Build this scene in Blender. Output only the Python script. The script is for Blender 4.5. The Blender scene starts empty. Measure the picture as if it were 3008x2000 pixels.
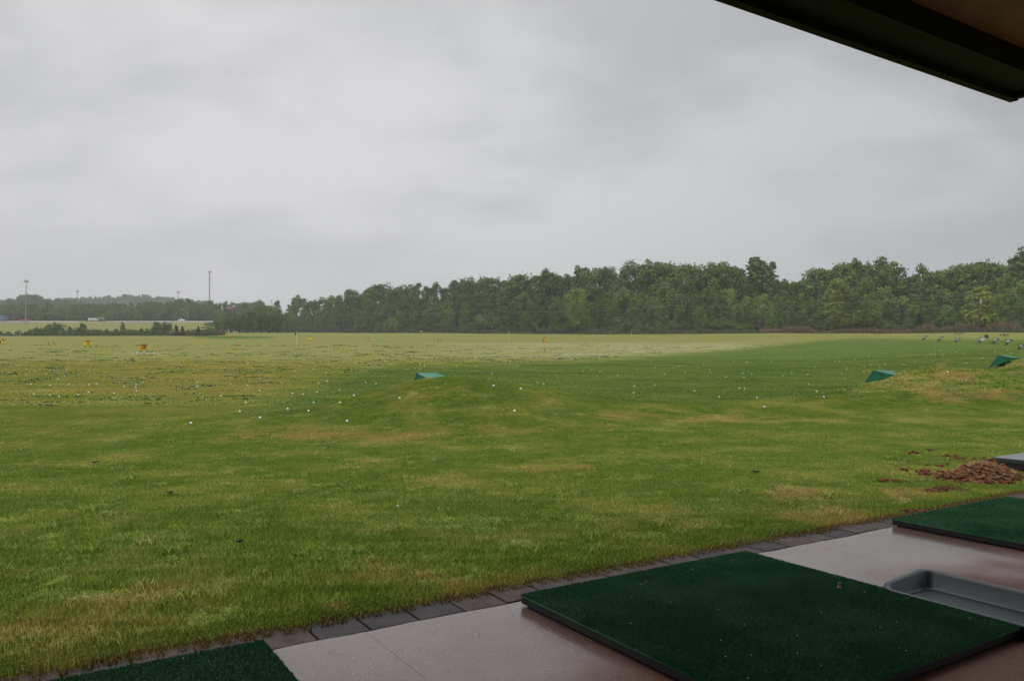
import bpy, math, random
import numpy as np
from mathutils import Vector, Matrix
R = math.radians
rng = np.random.default_rng(7); random.seed(7)
C = bpy.context.scene.collection
scn = bpy.context.scene

# ---------------------------------------------------------------- camera
F = 2285.0; CX = 1504.0; CY = 1000.0; HOR = 1050.0; CAMZ = 1.2
TH = math.atan((HOR-CY)/F)
cam = bpy.data.cameras.new('camera'); cam_o = bpy.data.objects.new('camera', cam); C.objects.link(cam_o)
cam.sensor_width = 36; cam.lens = 36*F/3008.0; cam.clip_end = 9000; cam.clip_start = 0.05
cam_o.location = (0, 0, CAMZ); cam_o.rotation_euler = (math.pi/2+TH, 0, 0)
scn.camera = cam_o
# ---------------------------------------------------------------- sky, sun, exposure
SUN_EL = R(62); SUN_ROT = R(200)
w = bpy.data.worlds.new("World"); scn.world = w; w.use_nodes = True
nt = w.node_tree; nt.nodes.clear()
def N(nt, typ, **kw):
    n = nt.nodes.new(typ)
    for k, v in kw.items(): setattr(n, k, v)
    return n
def math_n(nt, op, a, b=None, c=None, clamp=False):
    n = nt.nodes.new('ShaderNodeMath'); n.operation = op; n.use_clamp = clamp
    for i, v in enumerate((a, b, c)):
        if v is None: continue
        if isinstance(v, (int, float)): n.inputs[i].default_value = v
        else: nt.links.new(v, n.inputs[i])
    return n.outputs[0]
def mixc(nt, fac, a, b, blend='MIX'):
    n = nt.nodes.new('ShaderNodeMix'); n.data_type = 'RGBA'; n.blend_type = blend; n.clamp_factor = True
    for s, v in ((n.inputs[0], fac), (n.inputs[6], a), (n.inputs[7], b)):
        if isinstance(v, (int, float)): s.default_value = v
        elif isinstance(v, tuple): s.default_value = v if len(v) == 4 else (*v, 1)
        else: nt.links.new(v, s)
    return n.outputs[2]
def ramp(nt, fac, pts):
    n = nt.nodes.new('ShaderNodeMapRange'); n.interpolation_type = 'SMOOTHSTEP'
    n.inputs[1].default_value, n.inputs[2].default_value = pts
    nt.links.new(fac, n.inputs[0]); return n.outputs[0]
def noise(nt, vec, scale, detail=4, rough=.55, dist=0):
    n = nt.nodes.new('ShaderNodeTexNoise'); n.inputs['Scale'].default_value = scale
    n.inputs['Detail'].default_value = detail; n.inputs['Roughness'].default_value = rough
    n.inputs['Distortion'].default_value = dist
    if vec is not None: nt.links.new(vec, n.inputs['Vector'])
    return n.outputs[0]
tc = N(nt, 'ShaderNodeTexCoord'); sep = N(nt, 'ShaderNodeSeparateXYZ'); nt.links.new(tc.outputs['Generated'], sep.inputs[0])
zc = math_n(nt, 'MAXIMUM', sep.outputs[2], 0.0)
den = math_n(nt, 'ADD', zc, 0.27)
comb = N(nt, 'ShaderNodeCombineXYZ')
nt.links.new(math_n(nt, 'DIVIDE', sep.outputs[0], den), comb.inputs[0])
nt.links.new(math_n(nt, 'DIVIDE', sep.outputs[1], den), comb.inputs[1])
mp = N(nt, 'ShaderNodeMapping'); mp.inputs['Rotation'].default_value = (0, 0, R(38)); mp.inputs['Scale'].default_value = (.8, 1.1, 1)
mp.inputs['Location'].default_value = (3.1, 1.45, 0)
nt.links.new(comb.outputs[0], mp.inputs[0])
c1 = noise(nt, mp.outputs[0], .85, 5, .5, .25)
c2 = noise(nt, mp.outputs[0], 2.6, 4, .5, .4)
cl = math_n(nt, 'ADD', math_n(nt, 'MULTIPLY', c1, .72), math_n(nt, 'MULTIPLY', c2, .28))
clf0 = ramp(nt, cl, (.41, .59))
clf = math_n(nt, 'ADD', .55, math_n(nt, 'MULTIPLY', math_n(nt, 'SUBTRACT', clf0, .55), math_n(nt, 'ADD', math_n(nt, 'MULTIPLY', ramp(nt, sep.outputs[2], (.04, .27)), 1.05), .22)))
# darker to the right of the view (+x), brighter to the left, as thick cloud lies
side = ramp(nt, sep.outputs[0], (-.25, .62))
dark = mixc(nt, side, (.545, .55, .565), (.40, .413, .428))
lite = mixc(nt, side, (.70, .70, .71), (.53, .543, .556))
ccol = mixc(nt, clf, dark, lite)
# overcast: the zenith is brighter than the band near the horizon
zb = math_n(nt, 'ADD', math_n(nt, 'MULTIPLY', ramp(nt, sep.outputs[2], (.38, .9)), 1.9), 1.13)
bg1 = N(nt, 'ShaderNodeBackground'); nt.links.new(ccol, bg1.inputs[0]); nt.links.new(zb, bg1.inputs[1])
sky = N(nt, 'ShaderNodeTexSky'); sky.sky_type = 'NISHITA'; sky.sun_disc = False
sky.sun_elevation = SUN_EL; sky.sun_rotation = SUN_ROT; sky.dust_density = 4
hs = N(nt, 'ShaderNodeHueSaturation'); hs.inputs['Saturation'].default_value = .15; nt.links.new(sky.outputs[0], hs.inputs['Color'])
bg2 = N(nt, 'ShaderNodeBackground'); bg2.inputs[1].default_value = .05; nt.links.new(hs.outputs[0], bg2.inputs[0])
mx = N(nt, 'ShaderNodeMixShader'); mx.inputs[0].default_value = .12
nt.links.new(bg1.outputs[0], mx.inputs[1]); nt.links.new(bg2.outputs[0], mx.inputs[2])
wo = N(nt, 'ShaderNodeOutputWorld'); nt.links.new(mx.outputs[0], wo.inputs[0])
sun = bpy.data.lights.new('sun', 'SUN'); sun.energy = .5; sun.angle = R(45); sun.color = (1, .97, .92)
so = bpy.data.objects.new('sun', sun); C.objects.link(so)
so.rotation_euler = (math.pi/2-SUN_EL, 0, math.pi-SUN_ROT)
scn.view_settings.view_transform = 'Standard'; scn.view_settings.look = 'None'
scn.view_settings.exposure = 0; scn.view_settings.gamma = 1
scn.cycles.max_bounces = 6; scn.cycles.volume_bounces = 0; scn.cycles.transparent_max_bounces = 6
scn.cycles.volume_step_rate = 8

# ---------------------------------------------------------------- picture <-> place
FW = np.array([0, math.cos(TH), math.sin(TH)]); UP = np.array([0, -math.sin(TH), math.cos(TH)])
def rayd(px, py): return np.array([(px-CX)/F, 0, 0]) + FW + UP*(CY-py)/F
def at(px, py, Y):                         # the point on this line of sight Y metres ahead
    d = rayd(px, py); return np.array([0, 0, CAMZ]) + d*(Y/d[1])
def proj(x, y, z):
    z = z-CAMZ; dep = y*FW[1]+z*FW[2]
    dep = np.where(dep < .05, .05, dep)
    return CX+F*x/dep, CY-F*(y*UP[1]+z*UP[2])/dep
def flr(px, py, z=0.):
    d = rayd(px, py); t = (z-CAMZ)/d[2]; return d[:2]*t
P0 = flr(15, 1993); P1 = flr(2674, 1503); UU = (P1-P0)/np.linalg.norm(P1-P0); NN = np.array([-UU[1], UU[0]])
ANG = math.atan2(UU[1], UU[0])
def W(u, n): return P0+UU*u+NN*n           # platform frame (u along the kerb, n out to the field)

def sstep(a, b, x):
    t = np.clip((x-a)/(b-a), 0, 1); return t*t*(3-2*t)
# smooth 2-d value noise
_perm = rng.random((256, 256))
def vnoise(x, y):
    xi = np.floor(x).astype(int); yi = np.floor(y).astype(int); fx = x-xi; fy = y-yi
    fx = fx*fx*(3-2*fx); fy = fy*fy*(3-2*fy)
    g = lambda i, j: _perm[(xi+i) & 255, (yi+j) & 255]
    return (g(0,0)*(1-fx)+g(1,0)*fx)*(1-fy)+(g(0,1)*(1-fx)+g(1,1)*fx)*fy
def fbm(x, y, o=4):
    s = 0; a = .5
    for k in range(o): s = s+a*vnoise(x*2**k+17*k, y*2**k+31*k); a *= .5
    return s/(1-.5**o)

# ---------------------------------------------------------------- terrain
def pch(xs, ys):
    xs = np.array(xs, float); ys = np.array(ys, float)
    def f(x): return np.interp(x, xs, ys)
    fine = np.concatenate([np.linspace(xs[0], -5.5, 60), np.arange(-5, 60, .2), np.geomspace(60.5, xs[-1], 600)])
    v = f(fine); k = 6; pad = np.pad(v, k, mode='edge'); v = np.convolve(pad, np.ones(2*k+1)/(2*k+1), 'valid')
    return lambda x: np.interp(x, fine, v)
zmid = pch([-3600, -60, 0, 4, 11, 14.5, 17, 19.5, 22, 26, 40, 60, 78, 91, 107, 125, 148, 177, 220, 300, 400, 467, 600, 1000, 3600],
           [0, 0, 0, 0, .0, .06, .16, .1, .2, .33, .72, 1.15, 1.55, 1.93, 2.65, 3.35, 4.15, 5.55, 7.3, 10.5, 14, 16.2, 20, 27, 40])
zleft = pch([-3600, 0, 17, 26, 40, 60, 78, 91, 107, 125, 148, 177, 220, 252, 300, 400, 445, 452, 476, 500, 560, 650, 3600],
            [0, 0, .06, .3, .72, 1.15, 1.55, 1.93, 2.65, 3.35, 4.15, 5.6, 7.2, 8.2, 9.5, 16.2, 21.3, 21.8, 23.6, 24.5, 27, 30, 30])
hillA = (np.array([-900, -300, -100, 0, 36, 76, 110, 138, 170, 212, 300, 420, 600]),
         np.array([930, 905, 895, 884, 874, 867, 868, 878, 878, 886, 900, 915, 925]))
hillB = (np.array([-600, 100, 240, 300, 371, 424, 487, 514, 569, 620, 700, 780, 900]),
         np.array([890, 882, 875, 872, 865, 868, 874, 877, 881, 888, 897, 905, 925]))
def farhill(x, y):
    px = CX+F*x/np.maximum(y, 50)
    za = (HOR-np.interp(px, *hillA))/F*820-13+CAMZ
    zb = (HOR-np.interp(px, *hillB))/F*1300-13+CAMZ
    a = 30+(za-30)*sstep(600, 820, y)*(1-sstep(830, 1000, y)) + 0
    b = 30+(zb-30)*sstep(820, 1300, y)*(1-sstep(1310, 2400, y)*.6)
    return np.maximum(a, b)
MOUNDS = []                                # cx, cy, height, sigma_u, sigma_out, sigma_back
def zraw(x, y):
    x = np.asarray(x, float); y = np.asarray(y, float)
    t = x/np.maximum(y, 1.)
    wl = (1-sstep(-.40, -.345, t))*sstep(60, 200, y)
    z = zmid(y)*(1-wl)+zleft(y)*wl
    far = sstep(600, 700, y)*wl
    z = z*(1-far)+farhill(x, y)*far
    # right side of the range lies a little higher
    z = z + sstep(.36, .6, t)*(.75*sstep(30, 60, y)*(1-sstep(260, 400, y))+.45*sstep(140, 190, y)) + .8*sstep(.1, .36, t)*(1-sstep(.38, .55, t))*sstep(150, 220, y)
    # ridge that carries the lamp mounds, dip behind it
    s = sstep(-4.5, -2.2, x)*(1-sstep(24, 30, x))
    yr = 16.6+.10*np.maximum(x, 0)+.004*np.maximum(x-4, 0)**2
    z = z + s*(.10*np.exp(-((y-yr)/1.6)**2) - .20*np.exp(-((y-yr-3.2)/1.5)**2))
    z = z + .05*(fbm(x*.12+5, y*.12)-.5)*sstep(6, 14, y)*2
    z = z + .35*(fbm(x*.02+9, y*.03)-.5)*sstep(45, 90, y)*2
    return z
def zf(x, y):
    z = zraw(x, y)
    for (cx, cy, h, su, so_, sb) in MOUNDS:
        dx = x-cx; dy = y-cy
        u = dx*UU[0]+dy*UU[1]; n = dx*NN[0]+dy*NN[1]
        sn = np.where(n > 0, so_, sb)
        z = z + h*np.exp(-((u/su)**2+.12)**.8/1.5+.122-(n/sn)**2/1.6)
    return z
def hit(px, py, ymin=2.5, ymax=1500):
    d = rayd(px, py); ys = np.geomspace(ymin, ymax, 3000); t = ys/d[1]
    X = d[0]*t; Z = CAMZ+d[2]*t; g = zf(X, ys)
    i = np.argmax(Z <= g)
    if Z[i] > g[i]: i = len(ys)-1
    return np.array([X[i], ys[i], g[i]])
# lamp covers on the near mounds: pixel of the upper front corner and its distance
COVERS = [(1225, 1097, 17.), (2566, 1089, 20.), (2933, 1044, 28.)]
for k, (px, py, Y) in enumerate(COVERS):
    A = at(px, py, Y); cxy = A[:2]-NN*(.9, 1.05, 1.05)[k]+UU*(.35, 1.3, 1.3)[k]
    top = A[2]+(-.06, .03, .03)[k]
    MOUNDS.append((cxy[0], cxy[1], float(top-zraw(*cxy)), (1.9, 2.5, 2.8)[k], (.85, .62, .62)[k], (2.4, 1.9, 1.9)[k]))
# far row of lamp boxes
ROW = [(2722, 985, 998, 'w'), (2768, 988, 1001, 'w'), (2818, 991, 1005, 'g'), (2886, 992, 1008, 'W'), (2928, 993, 1010, 'G'), (2966, 996, 1014, 'w'), (3004, 1011, 1026, 'w')]
ROWP = []
for (px, pt, pb, k) in ROW:
    p = hit(px-8, pb+2); ROWP.append((px, pt, pb, k, p))
for (px, pt, pb, k, p) in ROWP:
    h = (pb-pt)/F*p[1]*.6
    MOUNDS.append((p[0]+1.1, p[1]-.6, h, 1.0, .8, 1.3))
gp = hit(682, 993)
MOUNDS.append((gp[0], gp[1]+2, .45, 9., 7., 6.))

# ---------------------------------------------------------------- materials
def mat(name, col, rough=.8, metal=0, spec=.3, emit=None, estr=1, bump=None, var=0, varscale=3):
    m = bpy.data.materials.new(name); m.use_nodes = True; nt = m.node_tree
    b = nt.nodes['Principled BSDF']
    b.inputs['Roughness'].default_value = rough; b.inputs['Metallic'].default_value = metal
    b.inputs['Specular IOR Level'].default_value = spec
    if var:
        g = N(nt, 'ShaderNodeNewGeometry')
        f = noise(nt, g.outputs['Position'], varscale, 4)
        nt.links.new(mixc(nt, ramp(nt, f, (.3, .7)), tuple(c*(1-var) for c in col), tuple(min(1, c*(1+var)) for c in col)), b.inputs['Base Color'])
    else: b.inputs['Base Color'].default_value = (*col, 1)
    if emit: b.inputs['Emission Color'].default_value = (*emit, 1); b.inputs['Emission Strength'].default_value = estr
    if bump:
        g = N(nt, 'ShaderNodeNewGeometry'); bp = N(nt, 'ShaderNodeBump'); bp.inputs['Strength'].default_value = bump[1]; bp.inputs['Distance'].default_value = bump[2]
        nt.links.new(noise(nt, g.outputs['Position'], bump[0], 5), bp.inputs['Height']); nt.links.new(bp.outputs[0], b.inputs['Normal'])
    return m
def turf_colour(nt, dry, field, fair, clover, soil):
    g = N(nt, 'ShaderNodeNewGeometry'); P = g.outputs['Position']
    n0 = noise(nt, P, .16, 3); n1 = noise(nt, P, .9, 4, .6); n2 = noise(nt, P, 4.5, 4, .6); n3 = noise(nt, P, 34, 3, .6)
    st = N(nt, 'ShaderNodeMapping'); st.inputs['Scale'].default_value = (.25, .8, 1); nt.links.new(P, st.inputs[0])
    n4 = noise(nt, st.outputs[0], .55, 5, .65)
    lawn = mixc(nt, ramp(nt, n2, (.3, .72)), (.090, .150, .016), (.136, .190, .028))
    lawn = mixc(nt, ramp(nt, n1, (.42, .7)), lawn, (.215, .225, .055))
    k = math_n(nt, 'ADD', math_n(nt, 'ADD', math_n(nt, 'MULTIPLY', n1, .75), math_n(nt, 'MULTIPLY', n2, .55)), math_n(nt, 'MULTIPLY', n3, .35))
    k = math_n(nt, 'ADD', k, math_n(nt, 'MULTIPLY', dry, .62))
    fd = ramp(nt, k, (.90, 1.30))
    straw = mixc(nt, n3, (.25, .155, .065), (.42, .30, .14))
    lawn = mixc(nt, math_n(nt, 'MULTIPLY', fd, .62), lawn, straw)
    fairc = mixc(nt, ramp(nt, n4, (.32, .68)), (.054, .104, .010), (.108, .152, .020))
    fieldc = mixc(nt, ramp(nt, n4, (.3, .66)), (.150, .180, .034), (.245, .218, .056))
    fieldc = mixc(nt, math_n(nt, 'MULTIPLY', ramp(nt, n1, (.5, .72)), .55), fieldc, (.12, .16, .03))
    c = mixc(nt, fair, lawn, fairc)
    c = mixc(nt, field, c, fieldc)
    cv = ramp(nt, math_n(nt, 'ADD', math_n(nt, 'MULTIPLY', n4, .5), math_n(nt, 'MULTIPLY', n1, .5)), (.46, .55))
    c = mixc(nt, math_n(nt, 'MULTIPLY', math_n(nt, 'MULTIPLY', clover, cv), .7), c, (.33, .32, .16))
    c = mixc(nt, soil, c, mixc(nt, n2, (.055, .022, .011), (.13, .06, .03)))
    fine = mixc(nt, n3, (.72, .72, .72), (1.25, 1.25, 1.25))
    return mixc(nt, 1., c, fine, 'MULTIPLY'), P, n3, n2
def attr(nt, name, typ='GEOMETRY'):
    a = N(nt, 'ShaderNodeAttribute'); a.attribute_name = name; a.attribute_type = typ; return a.outputs['Fac']
M_ground = bpy.data.materials.new('turf_ground'); M_ground.use_nodes = True
nt = M_ground.node_tree; b = nt.nodes['Principled BSDF']
col, P, n3, n2 = turf_colour(nt, attr(nt, 'dry'), attr(nt, 'field'), attr(nt, 'fair'), attr(nt, 'clover'), attr(nt, 'soil'))
nt.links.new(col, b.inputs['Base Color']); b.inputs['Roughness'].default_value = .95; b.inputs['Specular IOR Level'].default_value = .1
bp = N(nt, 'ShaderNodeBump'); bp.inputs['Strength'].default_value = .6; bp.inputs['Distance'].default_value = .03
nt.links.new(math_n(nt, 'ADD', n3, n2), bp.inputs['Height']); nt.links.new(bp.outputs[0], b.inputs['Normal'])

M_blade = bpy.data.materials.new('grass_blades'); M_blade.use_nodes = True
nt = M_blade.node_tree; b = nt.nodes['Principled BSDF']
I = 'INSTANCER'
col, P, n3, n2 = turf_colour(nt, attr(nt, 'dry', I), attr(nt, 'field', I), attr(nt, 'fair', I), attr(nt, 'clover', I), attr(nt, 'soil', I))
rv = attr(nt, 'rnd')
col = mixc(nt, 1., col, mixc(nt, rv, (1.35, 1.4, 1.1), (2.3, 2.2, 1.9)), 'MULTIPLY')
col = mixc(nt, math_n(nt, 'MULTIPLY', ramp(nt, rv, (.86, .95)), .6), col, (.27, .21, .10))
nt.links.new(col, b.inputs['Base Color']); b.inputs['Roughness'].default_value = .55; b.inputs['Specular IOR Level'].default_value = .25

def leaf_mat(name, c0, c1, c2):
    m = bpy.data.materials.new(name); m.use_nodes = True; nt = m.node_tree; b = nt.nodes['Principled BSDF']
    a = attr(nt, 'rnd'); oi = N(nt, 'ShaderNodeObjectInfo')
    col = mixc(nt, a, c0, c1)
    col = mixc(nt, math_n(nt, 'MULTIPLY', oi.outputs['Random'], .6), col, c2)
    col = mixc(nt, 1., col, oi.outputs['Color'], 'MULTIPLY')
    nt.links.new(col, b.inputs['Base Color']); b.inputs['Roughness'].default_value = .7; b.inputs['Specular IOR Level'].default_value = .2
    return m
M_leaf = leaf_mat('leaves', (.064, .118, .014), (.158, .235, .038), (.150, .178, .028))
M_conif = leaf_mat('conifer_leaves', (.025, .048, .018), (.06, .09, .03), (.045, .06, .02))
M_bark = mat('bark', (.075, .058, .045), .9, var=.3)

# ---------------------------------------------------------------- mesh helpers
def link(o): C.objects.link(o); return o
class MB:
    def __init__(s): s.v = []; s.f = []; s.m = []; s.n = 0
    def add(s, v, f, mi=0):
        v = [tuple(map(float, p)) for p in v]
        s.f += [tuple(i+s.n for i in q) for q in f]; s.m += [mi]*len(f); s.v += v; s.n += len(v)
    def box(s, c, d, rz=0, mi=0, taper=1.0, tilt=None):
        cx, cy, cz = c; a, b_, h = d[0]/2, d[1]/2, d[2]/2; co, si = math.cos(rz), math.sin(rz)
        v = []
        for z, k in ((-h, 1), (h, taper)):
            for x, y in ((-a, -b_), (a, -b_), (a, b_), (-a, b_)):
                x *= k; y *= k; v.append((cx+x*co-y*si, cy+x*si+y*co, cz+z))
        s.add(v, [(3,2,1,0), (4,5,6,7), (0,1,5,4), (1,2,6,5), (2,3,7,6), (3,0,4,7)], mi)
    def tube(s, p, q, r0, r1=None, k=8, mi=0, caps=True):
        r1 = r0 if r1 is None else r1
        p = Vector(p); q = Vector(q); d = (q-p).normalized()
        a = d.cross(Vector((0, 0, 1)) if abs(d.z) < .95 else Vector((1, 0, 0))).normalized(); b_ = d.cross(a)
        v = [tuple(c+(a*math.cos(2*math.pi*i/k)+b_*math.sin(2*math.pi*i/k))*r) for c, r in ((p, r0), (q, r1)) for i in range(k)]
        f = [(i, (i+1) % k, k+(i+1) % k, k+i) for i in range(k)]
        if caps: f += [tuple(range(k))[::-1], tuple(range(k, 2*k))]
        s.add(v, f, mi)
    def prism(s, pts, off, mi=0):          # polygon pts (3-d) extruded by off
        n = len(pts); off = Vector(off)
        v = [tuple(p) for p in pts]+[tuple(Vector(p)+off) for p in pts]
        f = [tuple(range(n))[::-1], tuple(range(n, 2*n))]+[(i, (i+1) % n, n+(i+1) % n, n+i) for i in range(n)]
        s.add(v, f, mi)
    def build(s, name, mats, parent=None, smooth=False, bevel=0):
        me = bpy.data.meshes.new(name); me.from_pydata(s.v, [], s.f)
        for m in (mats if isinstance(mats, (list, tuple)) else [mats]): me.materials.append(m)
        me.polygons.foreach_set('material_index', s.m)
        if smooth: me.polygons.foreach_set('use_smooth', [True]*len(s.f))
        me.update(); o = link(bpy.data.objects.new(name, me))
        if parent: o.parent = parent
        if bevel:
            b = o.modifiers.new('b', 'BEVEL'); b.width = bevel; b.segments = 2; b.limit_method = 'ANGLE'
        return o
def npmesh(name, V, Fq, m, rnd=None):
    me = bpy.data.meshes.new(name); k = Fq.shape[1]
    me.vertices.add(len(V)); me.vertices.foreach_set('co', V.astype(np.float32).ravel())
    me.loops.add(Fq.size); me.loops.foreach_set('vertex_index', Fq.astype(np.int32).ravel())
    me.polygons.add(len(Fq)); me.polygons.foreach_set('loop_start', np.arange(0, Fq.size, k, dtype=np.int32))
    me.polygons.foreach_set('loop_total', np.full(len(Fq), k, dtype=np.int32))
    me.update(calc_edges=True)
    for mm in (m if isinstance(m, (list, tuple)) else [m]): me.materials.append(mm)
    if rnd is not None:
        a = me.attributes.new('rnd', 'FLOAT', 'FACE'); a.data.foreach_set('value', rnd.astype(np.float32))
    return me
def tag(o, label=None, cat=None, group=None, kind=None):
    if label: o['label'] = label
    if cat: o['category'] = cat
    if group: o['group'] = group
    if kind: o['kind'] = kind
    return o
def thing(name, loc, label, cat, group=None, rz=0):
    o = link(bpy.data.objects.new(name, None)); o.location = tuple(map(float, loc)); o.rotation_euler = (0, 0, rz)
    o.empty_display_size = .2
    return tag(o, label, cat, group)
def ico():
    t = (1+5**.5)/2
    v = np.array([(-1,t,0),(1,t,0),(-1,-t,0),(1,-t,0),(0,-1,t),(0,1,t),(0,-1,-t),(0,1,-t),(t,0,-1),(t,0,1),(-t,0,-1),(-t,0,1)])
    v = v/np.linalg.norm(v[0])
    f = np.array([(0,11,5),(0,5,1),(0,1,7),(0,7,10),(0,10,11),(1,5,9),(5,11,4),(11,10,2),(10,7,6),(7,1,8),(3,9,4),(3,4,2),(3,2,6),(3,6,8),(3,8,9),(4,9,5),(2,4,11),(6,2,10),(8,6,7),(9,8,1)])
    return v, f
ICOV, ICOF = ico()

# ---------------------------------------------------------------- the ground sheet
ang = np.concatenate([np.arange(-46, 46.01, .24), np.arange(50, 314, 4.)])*math.pi/180
rad = np.concatenate([[.3], np.geomspace(1.2, 40, 210), np.geomspace(40.8, 600, 170), np.geomspace(615, 1900, 30)])
AA, RR = np.meshgrid(ang, rad); GX = RR*np.sin(AA); GY = RR*np.cos(AA)
GZ = zf(GX, GY)
px, py = proj(GX, GY, GZ); front = GY > 1
jit = (fbm(GX*.5, GY*.25)-.5)
def zones(x, y, z):
    px, py = proj(x, y, z); fr = y > 1
    j = (fbm(x*.5+3, y*.3)-.5)*2
    d = np.maximum(py-955, 6)
    top = np.interp(px, [-400, 700, 820, 900, 1000, 1120, 1500, 1800, 2100, 2368, 2500, 3400], [1285, 1215, 1168, 1130, 1100, 1079, 1066, 1050, 1030, 1003, 993, 999])
    k = (top+j*d*.10-py)/(d*(.14+.24*(1-sstep(780, 1100, px))))
    field = sstep(-1, 1, k)*fr*(1-.5*sstep(1110, 1230, py)*(px < 1400))
    lawnl = np.interp(px, [-400, 0, 300, 800, 1000, 1100, 1700, 2000, 2500, 2560, 3400], [1275, 1262, 1250, 1225, 1200, 1185, 1183, 1188, 1160, 1130, 1120])
    fair = sstep(-1, 1, (lawnl-py)/(d*.03))*(1-field)*sstep(700, 850, px)*fr
    # the target green
    gx, gy = gp[0], gp[1]
    e = ((x-gx)/9.5)**2+((y-gy-2)/11)**2
    gr = (1-sstep(.8, 1.1, e)); fair = np.maximum(fair, gr); field = field*(1-gr)
    clover = sstep(1002, 1012, py)*(1-sstep(1032, 1062, py))*sstep(350, 1450, px)*(1-sstep(2150, 2330, px))*fr
    clover = clover*(.15+.85*sstep(1150, 1600, px))*field
    dry = np.zeros_like(x)
    for (a, b_, ra, rb, s) in [(990, 1782, 55, 14, 1.1), (60, 1880, 230, 90, .55), (330, 1800, 190, 70, .4), (1330, 1700, 300, 60, .35), (1000, 1278, 430, 20, .66), (1500, 1262, 260, 18, .42), (1850, 1222, 260, 12, .55),
                            (500, 1560, 260, 30, .2), (1100, 1395, 400, 40, .25), (1730, 1375, 40, 9, 1.0), (1560, 1382, 70, 9, .5), (1900, 1560, 300, 50, .35), (2330, 1450, 90, 30, .7), (2650, 1450, 60, 25, .9), (2820, 1165, 160, 22, .55),
                            (2750, 1150, 200, 40, .25), (1300, 1250, 200, 14, .35), (2200, 1230, 300, 14, .45), (2450, 1520, 200, 35, .5), (2900, 1440, 100, 15, .4), (700, 1330, 250, 20, .15)]:
        dry = np.maximum(dry, s*np.exp(-((px-a)/ra)**2-((py-b_)/rb)**2)*fr)
    for (a, b_, ra, rb, s) in [(150, 1440, 300, 60, .5), (700, 1500, 300, 40, .45), (2300, 1330, 300, 30, .35), (1500, 1500, 260, 40, .35), (1300, 1200, 200, 30, .2)]:
        dry = dry-s*np.exp(-((px-a)/ra)**2-((py-b_)/rb)**2)*fr
    soil = np.zeros_like(x)
    for (a, b_, ra, rb, s) in [(2720, 1500, 45, 9, 1.), (2760, 1430, 60, 10, .8), (2640, 1412, 60, 6, .8), (2900, 1400, 150, 22, 1.), (2700, 1360, 80, 10, .5)]:
        soil = np.maximum(soil, s*np.exp(-((px-a)/ra)**2-((py-b_)/rb)**2)*fr)
    soil = np.clip((soil+(fbm(x*3, y*3)-.5)*1.0-.35)*2.2, 0, 1)*(soil > .05)
    bank = sstep(248, 262, y)*(1-sstep(-.40, -.36, x/np.maximum(y, 1)))
    field = field*(1-bank*.85); fair = np.maximum(fair, 0)*(1-bank); dry = dry+bank*.42
    for k, (cx, cy, h, su, so_, sb) in enumerate(MOUNDS[:3]):
        dx = x-cx; dy = y-cy; u = dx*UU[0]+dy*UU[1]; n = dx*NN[0]+dy*NN[1]; sn = np.where(n > 0, so_, sb)
        m_ = np.exp(-np.abs(u/su)**2.2/2.0-(n/sn)**2/2.0); m_ = sstep(.15, .5, m_)
        fair = fair*(1-m_); field = field*(1-m_); dry = dry+m_*(.16, .32, .32)[k]
    # dry red strip on the embankment and at the wood's edge
    return dry, field, fair, clover, soil
z5 = zones(GX, GY, GZ)
nA, nR = len(ang), len(rad)
V = np.stack([GX, GY, GZ], -1).reshape(-1, 3)
ii, jj = np.meshgrid(np.arange(nR-1), np.arange(nA), indexing='ij'); j2 = (jj+1) % nA
Fq = np.stack([ii*nA+jj, (ii+1)*nA+jj, (ii+1)*nA+j2, ii*nA+j2], -1).reshape(-1, 4)[:, ::-1]
V[:, 2] -= .012
# under the platform the sheet lies lower
rel = V[:, :2]-P0; un = rel@UU; nn_ = rel@NN
V[:, 2] = np.where((nn_ < -.1) & (np.abs(V[:, 1]) < 60) & (nn_ > -12), np.minimum(V[:, 2], -.05), V[:, 2])
me = npmesh('ground', V, Fq, M_ground)
me.polygons.foreach_set('use_smooth', [True]*len(Fq))
for nm, arr in zip(('dry', 'field', 'fair', 'clover', 'soil'), z5):
    a = me.attributes.new(nm, 'FLOAT', 'POINT'); a.data.foreach_set('value', arr.astype(np.float32).ravel())
tag(link(bpy.data.objects.new('ground', me)), kind='structure')

# ---------------------------------------------------------------- platform: concrete, kerb pavers
M_conc = bpy.data.materials.new('wet_aggregate'); M_conc.use_nodes = True
nt = M_conc.node_tree; b = nt.nodes['Principled BSDF']; g = N(nt, 'ShaderNodeNewGeometry'); Pn = g.outputs['Position']
v = N(nt, 'ShaderNodeTexVoronoi'); v.inputs['Scale'].default_value = 85; nt.links.new(Pn, v.inputs['Vector'])
spk = math_n(nt, 'LESS_THAN', v.outputs['Distance'], .16)
hsv = N(nt, 'ShaderNodeSeparateColor'); nt.links.new(v.outputs['Color'], hsv.inputs[0])
spk = math_n(nt, 'MULTIPLY', spk, math_n(nt, 'GREATER_THAN', hsv.outputs[0], .62))
base = mixc(nt, ramp(nt, noise(nt, Pn, 1.6, 5), (.3, .7)), (.078, .043, .034), (.128, .080, .067))
base = mixc(nt, math_n(nt, 'MULTIPLY', noise(nt, Pn, 120, 3), .5), base, (.16, .11, .09))
base = mixc(nt, spk, base, (.50, .48, .44))
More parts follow.
